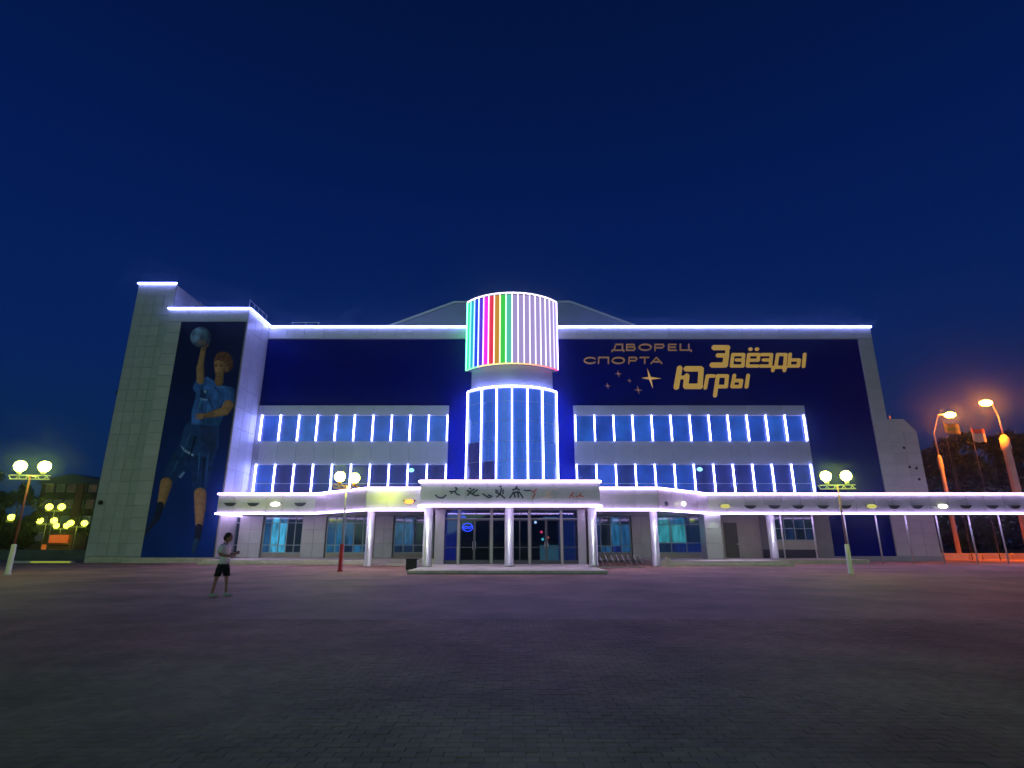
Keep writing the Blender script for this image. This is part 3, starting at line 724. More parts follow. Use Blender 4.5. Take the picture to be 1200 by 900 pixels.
# ------------------------------------------------------------------ lettering
def word_sign(name, loc, label, glyphs, conv, Y, m, cat='sign', starm=None):
    root = thing(name, loc, label, cat)
    for w, g in glyphs:
        mb = MB(); d = 0
        for st in g:
            ww = w; s2 = st
            if isinstance(st, tuple) and st and not isinstance(st[0], tuple): ww, s2 = st[0], st[1]
            pts = [conv(*p) for p in s2]
            hw = ww/2
            for (a, b2) in zip(pts, pts[1:]):
                dx, dz = b2[0]-a[0], b2[1]-a[1]; L = math.hypot(dx, dz) or 1; ux, uz = dx/L*hw, dz/L*hw
                c = .35
                poly = [(a[0]-ux*c-uz, a[1]-uz*c+ux), (a[0]-ux-uz*c, a[1]-uz+ux*c), (a[0]-ux+uz*c, a[1]-uz-ux*c), (a[0]-ux*c+uz, a[1]-uz*c-ux),
                        (b2[0]+ux*c+uz, b2[1]+uz*c-ux), (b2[0]+ux+uz*c, b2[1]+uz-ux*c), (b2[0]+ux-uz*c, b2[1]+uz+ux*c), (b2[0]+ux*c-uz, b2[1]+uz*c+ux)]
                mb.slab(poly, Y-.12-d, Y-.004); d += .003
        mb.build('letter', m, root)
    return root
cA = lambda x, y: P(780+x/7.059, 395+y/7.059, YF-.05)
S = 46/ (7.059*617)    # metres per zoomed pixel on the wall
def s_(w, pts): return (w*S, pts)
W1 = 25*S
big = [
 (W1, [s_(42,[(402,88),(512,88)]), s_(30,[(512,90),(508,140)]), s_(34,[(432,152),(500,152)]), s_(42,[(502,155),(492,225)]), s_(42,[(386,232),(492,232)])]),
 (W1, [[(556,145),(645,145),(640,188)],[(556,145),(544,240)],[(585,190),(638,190)],[(544,240),(638,240),(642,195)]]),
 (W1, [[(765,190),(770,145),(688,145),(676,240),(762,240)],[(700,192),(765,192)], s_(27,[(698,101),(704,101)]), s_(27,[(752,101),(758,101)])]),
 (W1, [[(795,145),(875,145),(866,240),(788,240)],[(808,190),(868,190)]]),
 (W1, [[(912,240),(926,145),(994,145),(984,240)],[(890,250),(994,250)],[(890,256),(886,278)],[(986,256),(982,278)]]),
 (W1, [[(1030,142),(1020,240),(1096,240),(1104,190),(1035,190)],[(1150,142),(1140,243)]]),
 (W1, [s_(42,[(116,258),(88,415)]), s_(44,[(172,263),(288,263)]), s_(40,[(294,265),(284,405)]), s_(40,[(176,322),(166,400)]), s_(44,[(168,408),(284,408)]), s_(30,[(120,335),(168,335)])]),
 (W1, [s_(27,[(328,420),(346,322),(398,322)])]),
 (W1, [s_(30,[(408,484),(432,322)]), s_(28,[(438,322),(508,322),(500,410),(424,410)])]),
 (W1, [s_(27,[(568,318),(550,410),(618,410),(626,360),(566,360)]), s_(27,[(682,318),(668,412)])]),
]
word_sign('name_sign', (18, YF, 15.5), 'large slanted golden letters reading Звёзды Югры on the navy wall', big, cA, YF, gold_m)
cB = lambda x, y: P(675+x/8.276, 395+y/8.276, YF-.05)
S2 = 46/(8.276*617)
W2 = 12*S2
def ell(cx, cy, rx, ry, a0=0, a1=360, n=20): return [(cx+rx*math.cos(R(a0+(a1-a0)*k/n)), cy+ry*math.sin(R(a0+(a1-a0)*k/n))) for k in range(n+1)]
small = [
 (W2, [[(348,140),(350,128),(462,128),(464,140)],[(368,124),(388,72),(450,72),(450,124)]]),
 (W2, [[(492,128),(492,72),(558,72),(566,84),(556,98),(496,98)],[(560,100),(574,112),(560,128),(492,128)]]),
 (W2, [ell(670,100,58,28)]),
 (W2, [[(766,132),(766,72),(842,72),(852,88),(840,104),(770,104)]]),
 (W2, [[(970,72),(898,72),(898,128),(972,128)],[(902,100),(962,100)]]),
 (W2, [[(1012,70),(1012,127),(1116,127),(1118,138)],[(1094,70),(1094,122)]]),
 (W2, [ell(138,228,58,28,-38,-322)]),
 (W2, [[(218,256),(222,198),(314,198),(314,256)]]),
 (W2, [ell(410,228,58,28)]),
 (W2, [[(512,256),(516,198),(578,198),(590,212),(576,230),(518,230)]]),
 (W2, [[(622,198),(704,198)],[(666,202),(666,256)]]),
 (W2, [[(728,256),(778,198),(832,256)],[(752,240),(806,240)]]),
]
word_sign('palace_sign', (11, YF, 16), 'thin dull golden capital letters reading ДВОРЕЦ СПОРТА on the navy wall', small, cB, YF, gold2_m)
st = thing('star_emblem', (10.5, YF, 14), 'five golden four-pointed stars scattered on the navy wall under the thin lettering', 'emblem')
def star(cx, cy, tips, k=.13):
    pts = []
    for i in range(4):
        pts.append(tips[i]); a, b2 = tips[i], tips[(i+1) % 4]
        pts.append((cx+((a[0]-cx)+(b2[0]-cx))*k, cy+((a[1]-cy)+(b2[1]-cy))*k))
    w = [cB(*p) for p in pts]; c = cB(cx, cy)
    mb = MB(); n_ = len(w)
    mb.add([(x, YF-.03, z) for x, z in w] + [(c[0], YF-.16, c[1])] + [(x, YF-.004, z) for x, z in w],
           [((i+1) % n_, i, n_) for i in range(n_)] + [(i, (i+1) % n_, n_+1+(i+1) % n_, n_+1+i) for i in range(n_)])
    mb.build('star', gold_m if len(st.children) == 0 else gold2_m, st)
star(716, 397, [(692,302),(830,400),(748,498),(636,396)])
for cx, cy, r in ((412,355,36),(520,422,24),(308,472,32),(605,512,42)):
    star(cx, cy, [(cx-r*.2,cy-r),(cx+r,cy+r*.05),(cx+r*.2,cy+r),(cx-r,cy-r*.05)], .16)

# ------------------------------------------------------------------ banner with a printed handball player
def banner():
    bx0, bx1, bz0, bz1 = -26.72, -21.55, .42, HB-1.17
    NX, NZ = 130, 440
    xs = np.linspace(bx0, bx1, NX+1); zs = np.linspace(bz0, bz1, NZ+1)
    Yp = YW-.06
    X, Z = np.meshgrid((xs[:-1]+xs[1:])/2, (zs[:-1]+zs[1:])/2)
    # world -> zoomed photo coordinates of the print
    a = Z - CAMZ; ca, sa = math.cos(PITCH), math.sin(PITCH)
    # up/fw = a/Yp  ->  v
    q = a/Yp; v = F*(sa - q*ca)/(ca + q*sa); fw = F*ca + v*sa
    px = 600 + X/Yp*fw; py = 450 + v
    U = (px-160)*3.103; V = (py-370)*3.103
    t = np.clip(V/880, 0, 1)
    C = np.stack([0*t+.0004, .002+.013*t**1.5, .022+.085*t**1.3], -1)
    rng = np.random.RandomState(2)
    def noise(s):
        g = rng.rand(int(NZ/s)+3, int(NX/s)+3)
        yy = np.arange(NZ)/s; xx = np.arange(NX)/s
        y0 = yy.astype(int); x0 = xx.astype(int); fy = (yy-y0)[:,None]; fx = (xx-x0)[None]
        fy = fy*fy*(3-2*fy); fx = fx*fx*(3-2*fx)
        return (g[y0][:,x0]*(1-fy)*(1-fx)+g[y0+1][:,x0]*fy*(1-fx)+g[y0][:,x0+1]*(1-fy)*fx+g[y0+1][:,x0+1]*fy*fx)
    n1, n2, n3 = noise(9), noise(4), noise(22)
    C *= (.85+.3*n3)[...,None]
    def blend(mask, col):
        nonlocal C
        m = np.clip(mask, 0, 1)[...,None]; C = C*(1-m)+col*m
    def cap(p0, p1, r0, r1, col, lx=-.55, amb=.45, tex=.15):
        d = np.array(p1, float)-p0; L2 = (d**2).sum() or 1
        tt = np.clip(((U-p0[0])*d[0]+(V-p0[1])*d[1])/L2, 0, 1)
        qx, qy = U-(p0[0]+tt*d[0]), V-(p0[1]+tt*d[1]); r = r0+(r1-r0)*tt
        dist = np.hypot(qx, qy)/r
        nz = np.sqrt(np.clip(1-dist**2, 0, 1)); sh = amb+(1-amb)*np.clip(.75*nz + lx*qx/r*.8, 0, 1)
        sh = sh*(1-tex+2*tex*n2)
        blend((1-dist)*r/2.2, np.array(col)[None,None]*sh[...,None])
    def poly(pts, col, sh=None, soft=2.0):
        pts = np.array(pts, float); ins = np.zeros_like(U, bool); dm = np.full_like(U, 1e9)
        for i in range(len(pts)):
            x1, y1 = pts[i]; x2, y2 = pts[(i+1) % len(pts)]
            c = ((y1 > V) != (y2 > V)) & (U < (x2-x1)*(V-y1)/((y2-y1) or 1e-9)+x1); ins ^= c
            L2 = (x2-x1)**2+(y2-y1)**2; tt = np.clip(((U-x1)*(x2-x1)+(V-y1)*(y2-y1))/L2, 0, 1)
            dm = np.minimum(dm, np.hypot(U-x1-tt*(x2-x1), V-y1-tt*(y2-y1)))
        m = np.where(ins, np.clip(.5+dm/soft, 0, 1), np.clip(.5-dm/soft, 0, 1))
        s = 1 if sh is None else sh
        blend(m, np.array(col)[None,None]*(np.ones_like(U)*s)[...,None])
    skin = (.185, .105, .05); sk2 = (.12, .065, .03)
    jer = (.018, .062, .22); jer2 = (.006, .035, .11); sho = (.003, .016, .065)
    folds = .65+.7*n1
    # far (left) leg
    poly([(178,395),(240,470),(190,560),(132,612),(84,606),(110,540),(150,470)], sho, folds)
    cap((108,610),(88,690),23,15,skin); cap((86,690),(74,735),15,12,(.006,.010,.03)); cap((72,738),(30,790),11,7,(.008,.012,.035)); cap((30,790),(22,800),8,5,(.02,.02,.04))
    # standing leg
    poly([(205,480),(292,470),(275,560),(250,645),(205,642),(198,560)], sho, folds)
    cap((232,648),(231,700),24,21,skin); cap((231,700),(227,765),21,14,skin); cap((227,770),(220,815),15,13,(.006,.008,.025)); cap((218,818),(206,860),11,8,(.01,.03,.07)); 
    # shorts
    poly([(178,398),(200,378),(300,395),(300,470),(280,520),(205,505),(160,470),(172,420)], (.005,.024,.085), folds)
    poly([(232,400),(296,400),(290,500),(262,520),(238,470)], (.005,.014,.055), folds)
    poly([(160,470),(180,488),(208,505),(206,512),(170,492)], (.10,.16,.26), folds); poly([(152,585),(172,566),(176,572),(160,592)], (.06,.12,.22))
    # torso / jersey
    poly([(222,232),(258,222),(300,250),(350,262),(352,300),(330,335),(300,398),(200,395),(200,350),(214,300)], jer, .55+.9*n1)
    poly([(300,330),(335,320),(300,398),(250,400),(225,370)], jer2, .6+.6*n1)
    poly([(236,262),(262,272),(250,300),(228,296)], (.004,.018,.07)); poly([(242,268),(256,274),(250,284)], (.12,.20,.32)); poly([(232,300),(260,304),(256,309),(232,306)], (.10,.17,.28))
    for (p0, p1, k) in (((262,300),(300,392),4),((285,262),(322,300),4),((222,330),(262,372),3),((240,320),(232,386),3),((318,300),(300,340),4)): cap(p0, p1, k, k*.4, (.004,.022,.075), tex=.3)
    for (p0, p1, k) in (((236,306),(222,350),4),((300,256),(340,270),3.5),((262,330),(250,392),3)): cap(p0, p1, k, k*.4, (.035,.15,.30), tex=.3)
    for (p0, p1, k) in (((196,430),(160,520),5),((230,500),(222,610),5),((262,500),(250,620),4),((150,530),(120,590),4)): cap(p0, p1, k, k*.4, (.012,.055,.15), tex=.3)
    for (p0, p1, k) in (((214,440),(186,540),6),((246,520),(240,630),6)): cap(p0, p1, k, k*.4, (.001,.006,.03), tex=.3)
    # raised arm
    cap((236,238),(222,262),20,18,jer, tex=.3); cap((232,235),(232,190),15,15,skin); cap((231,190),(244,118),13,10,skin); cap((244,118),(256,98),11,8,sk2); 
    for k in range(4): cap((238+k*7,108),(232+k*11,88),4.5,3.5,sk2)
    # neck, head
    cap((304,208),(300,240),15,17,sk2)
    cap((322,168),(326,180),31,27,(.085,.032,.012), tex=.6); cap((306,150),(322,152),20,22,(.10,.038,.013), tex=.6)
    cap((304,176),(301,204),24,17,skin, lx=-.7, tex=.08)
    cap((303,150),(325,160),13,12,(.08,.03,.011), tex=.55); cap((283,162),(292,156),5,8,(.08,.03,.011), tex=.4)
    cap((328,188),(329,196),5.5,6,sk2)
    for ex in (289, 308): cap((ex-4,181),(ex+4,182),4,4,(.06,.025,.012)); cap((ex-2,182),(ex+2,182),1.8,1.8,(.012,.008,.008)); cap((ex-6,174),(ex+6,174),1.9,1.9,(.05,.02,.01))
    cap((296,184),(292,197),2.4,4,(.30,.16,.075)); cap((288,209),(303,210),3.2,3.0,(.06,.012,.012)); cap((290,209),(301,209),1.2,1.2,(.32,.28,.24)); cap((292,219),(302,219),4,4,sk2)
    # front arm
    cap((336,280),(338,318),23,21,jer, tex=.3); cap((334,325),(322,345),20,18,skin); cap((322,346),(270,360),17,12,skin); cap((272,360),(236,364),11,9,sk2)
    for k in range(4): cap((240,358+k*5),(216,358+k*6),3.8,2.8,skin)
    # ball
    bxc, byc, br = 233, 78, 38
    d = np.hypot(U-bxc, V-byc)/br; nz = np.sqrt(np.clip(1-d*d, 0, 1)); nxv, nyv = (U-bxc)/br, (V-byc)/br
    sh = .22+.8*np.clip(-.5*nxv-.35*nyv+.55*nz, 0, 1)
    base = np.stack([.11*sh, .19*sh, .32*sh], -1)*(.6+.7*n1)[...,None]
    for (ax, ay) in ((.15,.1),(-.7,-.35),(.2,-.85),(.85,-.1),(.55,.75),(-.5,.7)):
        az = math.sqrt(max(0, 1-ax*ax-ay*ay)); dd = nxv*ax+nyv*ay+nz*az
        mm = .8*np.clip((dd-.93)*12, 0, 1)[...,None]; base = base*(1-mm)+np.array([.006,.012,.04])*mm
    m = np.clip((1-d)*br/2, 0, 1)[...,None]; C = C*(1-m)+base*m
    for k in range(4): cap((226+k*8,104),(222+k*9,84+abs(k-1.5)*3),4.2,3.2,sk2)
    # mesh
    root = thing('banner', ((bx0+bx1)/2, YW, bz0), 'tall navy banner printed with a leaping handball player in blue kit holding up a ball', 'banner')
    fr_ = MB(); fr_.box((bx0-.03, YW-.055, bz0-.03), (bx1+.03, YW-.006, bz1+.03)); fr_.build('banner_frame', black_m, root)
    gx, gz = np.meshgrid(xs, zs)
    vv = np.stack([gx.ravel(), np.full(gx.size, Yp), gz.ravel()], -1)
    idx = np.arange((NX+1)*(NZ+1)).reshape(NZ+1, NX+1)
    ff = np.stack([idx[:-1,:-1], idx[:-1,1:], idx[1:,1:], idx[1:,:-1]], -1).reshape(-1, 4)
    org = np.array([(bx0+bx1)/2, YW, bz0])
    me = bpy.data.meshes.new('printed_sheet'); me.from_pydata((vv-org).tolist(), [], ff.tolist())
    at = me.color_attributes.new('print', 'FLOAT_COLOR', 'CORNER')
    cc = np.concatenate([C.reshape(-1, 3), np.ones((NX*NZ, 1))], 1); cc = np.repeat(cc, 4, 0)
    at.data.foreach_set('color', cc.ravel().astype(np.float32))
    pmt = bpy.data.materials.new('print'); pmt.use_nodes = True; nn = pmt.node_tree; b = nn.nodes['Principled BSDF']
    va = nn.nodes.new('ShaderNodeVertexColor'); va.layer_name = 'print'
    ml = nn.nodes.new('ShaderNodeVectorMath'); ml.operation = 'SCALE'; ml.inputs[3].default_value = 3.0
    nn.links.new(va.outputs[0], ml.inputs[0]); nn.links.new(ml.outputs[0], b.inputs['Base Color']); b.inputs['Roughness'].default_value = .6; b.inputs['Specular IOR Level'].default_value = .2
    me.materials.append(pmt)
    link('printed_sheet', me, root, org)
banner()

# ------------------------------------------------------------------ lamp posts with two globes
globe_m = glow('globe_light', (.82, 1.0, .08), 58); frame_glow = mat('lamp_frame_pale', (.75, .75, .55), .5)
lm_proto = {}
def globe_lamp(loc, rot, label, base_m, pole_mat, frame_mat, h=5.0, sep=.55, r=.27, bh=1.35, gm=None, group='twin globe lamps on the plaza'):
    x, y, _ = loc
    t = thing('globe_lamp', loc, label, 'street lamp', group)
    dx, dy = math.cos(rot)*sep, math.sin(rot)*sep
    if base_m:
        mb = MB(); mb.lathe(loc, [(.15,0),(.15,.05),(.115,.07),(.105,bh),(.06,bh+.03)], 14); mb.build('base', base_m, t)
    mb = MB(); mb.tube([(x,y,bh if base_m else 0),(x,y,h-.45)], [.05,.04], 10); mb.build('pole', pole_mat, t)
    mb = MB()
    ux, uy = math.cos(rot), math.sin(rot)
    for zz in (h-.44, h-.62):
        mb.bar((x-ux*(sep+.35), y-uy*(sep+.35), zz), (x+ux*(sep+.35), y+uy*(sep+.35), zz), .05)
    for k in range(-4, 5):
        s = (sep+.3)*k/4
        mb.bar((x+ux*s, y+uy*s, h-.62), (x+ux*(s+(.12 if k % 2 else -.12)), y+uy*(s+(.12 if k % 2 else -.12)), h-.44), .035)
    mb.bar((x-uy*.35, y+ux*.35, h-.46), (x+uy*.35, y-ux*.35, h-.46), .04)
    mb.build('bracket', frame_mat, t)
    for sgn in (-1, 1):
        gx_, gy_ = x+dx*sgn, y+dy*sgn
        mb = MB(); mb.lathe((gx_, gy_, h-.42), [(.04,0),(.10,.06),(.10,.18)], 10); mb.build('globe_holder', frame_mat, t)
        mb = MB(); mb.sphere((gx_, gy_, h), r, 20, 12); mb.build('globe', gm or globe_m, t)
    return t
rustpole = mat('rust_pole', (.30, .08, .04), .6, var=.1)
globe_lamp((-23.55, 27.4, 0), R(8), 'twin globe lamp with reddish pole and white base left of the tower', white_post, rustpole, frame_glow, 5.05, .54, .255)
globe_lamp((-8.95, 30.5, 0), R(50), 'twin globe lamp on a dark red base in front of the left canopy', red_post, pole_m, rust_m, 4.85, .46, .27)
globe_lamp((15.95, 27.6, 0), R(-10), 'twin globe lamp on a white base in front of the right canopy', white_post, mat('pinkish_pole', (.45,.25,.25), .5), frame_glow, 4.6, .46, .24)
# unseen lamps added behind and beside the camera for fill light
for i, (x, y) in enumerate(((-27, 2), (27, 1), (-11, -15), (12, -16))):
    globe_lamp((x, y, 0), R(20*i), ['twin globe lamp far left of the camera on the plaza', 'twin globe lamp far right of the camera on the plaza',
               'twin globe lamp behind the camera to the left', 'twin globe lamp behind the camera to the right'][i], white_post, rustpole, frame_glow, 5.05, .56, .29)
far_globe = glow('far_globe_light', (.85, .95, .06), 8)
# distant lamps by the kiosk
for i, (px, py, Y, a) in enumerate(((65, 594, 78, 0), (55, 610, 84, .4), (72, 616, 96, 0), (91, 613, 88, .5), (4, 606, 80, .8))):
    X, Zt_ = P(px, py, Y)
    globe_lamp((X, Y, 0), a, ['tallest distant globe lamp in front of the far apartment house', 'distant globe lamp with low globes left of the kiosk',
                'distant globe lamp just above the orange kiosk', 'distant globe lamp nearest the palace tower', 'distant globe lamp at the left edge under the dark trees'][i],
                None, pole_m, frame_glow, Zt_, .85, .42, gm=far_globe, group='distant globe lamps beyond the left end')

# ------------------------------------------------------------------ orange street lamps on the right
sod = glow('sodium_light', (1, .22, .012), 430)
conc = mat('lamp_concrete', (.42, .38, .32), .8, var=.1, bump=.2)
def street_lamp(base, zt, lamp, label, k=1.):
    x, y, _ = base
    t = thing('street_lamp', base, label, 'street lamp', 'orange street lamps by the road')
    mb = MB(); mb.lathe(base, [(.24*k,0),(.20*k,zt-1.4),(.26*k,zt-1.2),(.24*k,zt-.3),(.10*k,zt)], 14); mb.build('post', conc, t)
    lx, ly, lz = lamp
    mb = MB(); mb.tube([(x,y,zt-.1),(x-.02,y,zt+(lz-zt)*.55),((x*.6+lx*.4),(y*.6+ly*.4),lz+.05),(lx,ly,lz+.05)], [.07,.06,.05,.045], 8); mb.build('arm', steel_m, t)
    mb = MB(); mb.sphere((lx,ly,lz+.1), .38, 14, 8, (1.2,.6,.32)); hd = mb.build('lamp_head', black_m, t)
    mb = MB(); mb.sphere((lx,ly-.02,lz-.02), .46, 14, 8, (1.1,.7,.55)); mb.build('lamp_lens', sod, hd)
    ld = bpy.data.lights.new('sodium', 'SPOT'); ld.energy = 10000; ld.spot_size = R(96); ld.spot_blend = .5; ld.color = (1,.17,.004); ld.shadow_soft_size = .3
    lo = bpy.data.objects.new('sodium', ld); COL.objects.link(lo); lo.location = (lx, ly-.1, lz-.55); lo.rotation_euler = Vector((.25,.40,-1)).to_track_quat('-Z','Y').to_euler()
lx, lz = P(1155, 472, 48); street_lamp((43.2, 48.3, 0), 10.5, (lx, 48, lz), 'nearer orange street lamp with bright concrete post at the right edge', 1.45)
lx, lz = P(1113, 486, 53); street_lamp((41.0, 53.3, 0), 9.5, (lx, 53, lz), 'farther orange street lamp beside the silver annex', .8)

# flags
def flag(px0, pyt, Y, label, cols_, w=1.7, h=1.1, base=0, hang=.0, two=False):
    x, z = P(px0, pyt, Y)
    t = thing('flagpole', (x, Y, 0), label, 'flagpole', None)
    mb = MB(); mb.tube([(x,Y,0),(x,Y,z+.15)], [.035,.02], 8); mb.build('pole', flagpole_m, t)
    mb = MB(); n_ = 10
    for b_i, m in enumerate(cols_):
        mb.m = b_i
        for k in range(n_):
            a0, a1 = k/n_, (k+1)/n_
            f = lambda a, s: (x+w*a*.9, Y+.12*math.sin(a*7), z-h*s-.35*a-.10*math.sin(a*5))
            s0, s1 = b_i/len(cols_), (b_i+1)/len(cols_)
            mb.add([f(a0,s1), f(a1,s1), f(a1,s0), f(a0,s0)], [(0,1,2,3)])
    mb.build('flag', cols_, t)
flagpole_m = mat('dull_pole', (.10,.10,.10), .6)
fr_red = mat('flag_red', (.45,.03,.03), .7); fr_w = mat('flag_white', (.35,.34,.35), .7); fr_b = mat('flag_blue', (.04,.06,.35), .7); fr_y = mat('flag_pale', (.16,.12,.06), .7); fr_g = mat('flag_green', (.07,.12,.05), .7)
flag(1137, 500, 48, 'flagpole with red and white flag between the two orange street lamps', [fr_red, fr_w, fr_w], 1.35, 1.15)
flag(1105, 494, 49, 'flagpole with pale yellowish flag under the farther orange street lamp', [fr_y, fr_g, fr_y], 1.6, .9)

# low orange-lit blocks along the road
kb = mat('block_concrete', (.50,.42,.34), .8, var=.12, bump=.2)
segs = [(1061,1071),(1072.5,1091),(1098,1134),(1136,1149.5),(1151,1169.5),(1171,1184.5),(1186,1206),(1208,1228)]
for i, (a, b2) in enumerate(segs):
    Yk = 50.5; xa, xb = (a-600)/681*Yk, (b2-600)/681*Yk
    mb = MB(); mb.slab([(xa,0),(xb,0),(xb,.42),(xb-.05,.5),(xa+.05,.5),(xa,.42)], Yk, Yk+.35)
    o = mb.build('road_block', kb)
    lab = ['shortest orange lit block at the foot of the silver annex', 'orange lit block just left of the dark gap by the annex corner', 'longest orange lit block right of the dark gap',
           'short orange lit block under the farther street lamp', 'fifth orange lit block from the annex', 'sixth orange lit block from the annex', 'orange lit block at the right edge of the view', 'orange lit block beyond the right edge of the view'][i]
    meta(o, lab, 'concrete block', 'low concrete blocks along the road')

# ------------------------------------------------------------------ small things by the entrance
mb = MB(); xa, ya = G(486, 667.5)
bn = thing('litter_bin', (xa, 31.6, 0), 'black box bin with pale side standing left of the porch platform', 'bin')
mb = MB(); mb.box((xa-.32, 31.4, .06), (xa+.26, 31.95, .56)); mb.box((xa-.35,31.37,.56),(xa+.29,31.98,.61)); mb.build('body', black_m, bn)
mb = MB(); [mb.box((xa+sx, 31.42+sy, 0), (xa+sx+.06, 31.5+sy, .06)) for sx in (-.3,.18) for sy in (0,.42)]; mb.build('foot', black_m, bn)
box('side_plate', white_post, bn, (xa+.262, 31.45, .1), (xa+.285, 31.9, .54))
rk = thing('bicycle_rack', (6.3, 34.0, 0), 'steel bicycle rack of slanted bars right of the porch', 'bike rack')
mb = MB(); mb.bar((5.0,33.8,.06),(7.6,33.8,.06),.05); mb.bar((5.0,34.5,.06),(7.6,34.5,.06),.05); mb.bar((5.0,34.5,.5),(7.6,34.5,.5),.04); mb.build('rail', steel_m, rk)
for i in range(8):
    x = 5.1+i*.33; mb = MB(); mb.tube([(x+.28,33.8,.07),(x,34.1,.72),(x+.06,34.5,.5)], .018, 6); mb.build('hoop', steel_m, rk)
# leaning board beside the right column
mb = MB(); mb.slab([(9.35,0),(9.9,0),(9.55,.55),(9.35,.62)], 35.5, 35.56); meta(mb.build('leaning_board', stone_m), 'small pale board leaning beside the right outer canopy column', 'board')

# ------------------------------------------------------------------ the person
def skin_obj(name, verts, edges, rads, m, parent, origin, sub=2):
    me = bpy.data.meshes.new(name); me.from_pydata([tuple(Vector(v)-Vector(origin)) for v in verts], edges, [])
    o = link(name, me, parent, origin); me.materials.append(m)
    md = o.modifiers.new('s', 'SKIN'); md.use_smooth_shade = True
    for i, sv in enumerate(me.skin_vertices[0].data):
        sv.radius = rads[i] if isinstance(rads[i], tuple) else (rads[i], rads[i]); sv.use_root = (i == 0)
    md2 = o.modifiers.new('b', 'SUBSURF'); md2.levels = sub; md2.render_levels = sub
    return o
def person():
    px, py = -8.24, 16.7
    t = thing('person', (px, py, 0), 'person in white t-shirt and black shorts facing right and holding a phone', 'person')
    # local frame: facing +x ; y is sideways
    def w(v): return (px+v[0], py+v[1], v[2])
    skn = mat('skin', (.42,.22,.15), .55, var=.06, scale=20); shirt = mat('white_cotton', (.92,.92,.94), .85, var=.05, scale=8, bump=.3, bscale=14); blk = mat('black_cotton', (.012,.012,.015), .85, bump=.3, bscale=14)
    hairm = mat('dark_hair', (.02,.012,.01), .6, bump=.6, bscale=90); shoe = mat('pale_shoe', (.5,.48,.46), .6)
    V = [(0,0,.92),(0,0,1.08),(.0,0,1.24),(-.01,0,1.38),(.01,0,1.46),(.03,0,1.51),            # 0-5 spine/neck
         (.0,-.17,1.39),(-.05,-.22,1.14),(.19,-.13,1.10),(.27,-.10,1.15),                  # 6-9 near arm
         (.0,.17,1.39),(-.03,.22,1.15),(.20,.13,1.14),(.28,.08,1.17),                      # 10-13 far arm
         (-.01,-.09,.90),(-.10,-.11,.50),(-.17,-.11,.09),                                    # 14-16 near leg
         (.0,.09,.90),(.08,.11,.50),(.12,.11,.09)]                                            # 17-19 far leg
    E = [(0,1),(1,2),(2,3),(3,4),(4,5),(3,6),(6,7),(7,8),(8,9),(3,10),(10,11),(11,12),(12,13),(0,14),(14,15),(15,16),(0,17),(17,18),(18,19)]
    Rr = [(.13,.10),(.12,.09),(.13,.10),(.12,.09),.055,.05,.055,.045,.036,.026,.055,.045,.036,.026,.085,.055,.038,.085,.055,.038]
    body = skin_obj('body', [w(v) for v in V], E, Rr, skn, t, (px,py,0))
    # head with face: ellipsoid shaped vertices
    mb = MB(); hc = (.055, 0, 1.615); vs = []; n_, m_ = 20, 16
    for i in range(m_+1):
        a = math.pi*i/m_
        for j in range(n_):
            b = 2*math.pi*j/n_
            x, y, z = math.sin(a)*math.cos(b), math.sin(a)*math.sin(b), math.cos(a)
            X = x*.098; Y_ = y*.078*(1-.18*max(0,-z)); Zz = z*.122
            if x > .3 and z < -.4: X *= .93
            front = max(0, x)**6
            if abs(y) < .3 and -.35 < z < .12: X += .020*front*(1-abs(y)/.3)*(1-abs(z+.15)/.3 if abs(z+.15) < .3 else 0)
            if x > .6 and abs(abs(y)-.38) < .16 and .0 < z < .2: X -= .006
            if x > .5 and abs(y) < .35 and -.62 < z < -.5: X += .005
            vs.append(w((hc[0]+X, hc[1]+Y_, hc[2]+Zz)))
    fs = [(i*n_+j,(i+1)*n_+j,(i+1)*n_+(j+1)%n_,i*n_+(j+1)%n_) for i in range(m_) for j in range(n_)]
    mb.smooth = True; mb.add(vs, fs)
    for s in (-1, 1): mb.sphere(w((.045, s*.078, 1.60)), .03, 8, 6, (.7,.3,1.1))
    hd = mb.build('head', skn, t)
    mb = MB(); [mb.sphere(w((.138, s*.032, 1.63)), .011, 8, 6) for s in (-1, 1)]; mb.build('eye', blk, hd)
    mb = MB(); mb.sphere(w((.143,0,1.565)), .02, 8, 6, (.3,1,.3)); mb.build('mouth', mat('lips', (.3,.08,.07), .5), hd)
    mb = MB(); mb.sphere(w((.028, 0, 1.645)), .112, 18, 12, (.98,.84,.98)); mb.sphere(w((-.03,0,1.60)), .085, 14, 10, (.8,.95,1.1)); hr = mb.build('hair', hairm, hd)
    # clothes
    def loft(mb, rings, n=20):     # rings: (cx,cy,cz,rx,ry[,tilt]) joined into one garment shell with a rolled hem
        vs = []
        for k, (cx, cy, cz, rx, ry) in enumerate(rings):
            for j in range(n):
                a = 2*math.pi*j/n; wv = 1+.035*math.sin(a*3+k*.9)+.02*math.sin(a*7+k*1.7)
                vs.append(w((cx+rx*wv*math.cos(a), cy+ry*wv*math.sin(a), cz+.006*math.sin(a*4+k))))
        m = len(rings)
        fs = [(i*n+j, i*n+(j+1)%n, (i+1)*n+(j+1)%n, (i+1)*n+j) for i in range(m-1) for j in range(n)] + [list(range(n))[::-1], [(m-1)*n+j for j in range(n)]]
        mb.smooth = True; mb.add(vs, fs); mb.smooth = False
    mb = MB()
    loft(mb, [(.01,0,.88,.12,.17),(.01,0,.885,.138,.185),(.015,0,.98,.132,.178),(.01,0,1.08,.122,.165),(0,0,1.2,.128,.178),(-.005,0,1.32,.122,.190),(-.005,0,1.39,.105,.175),(.0,0,1.435,.075,.10),(.012,0,1.465,.06,.065)])
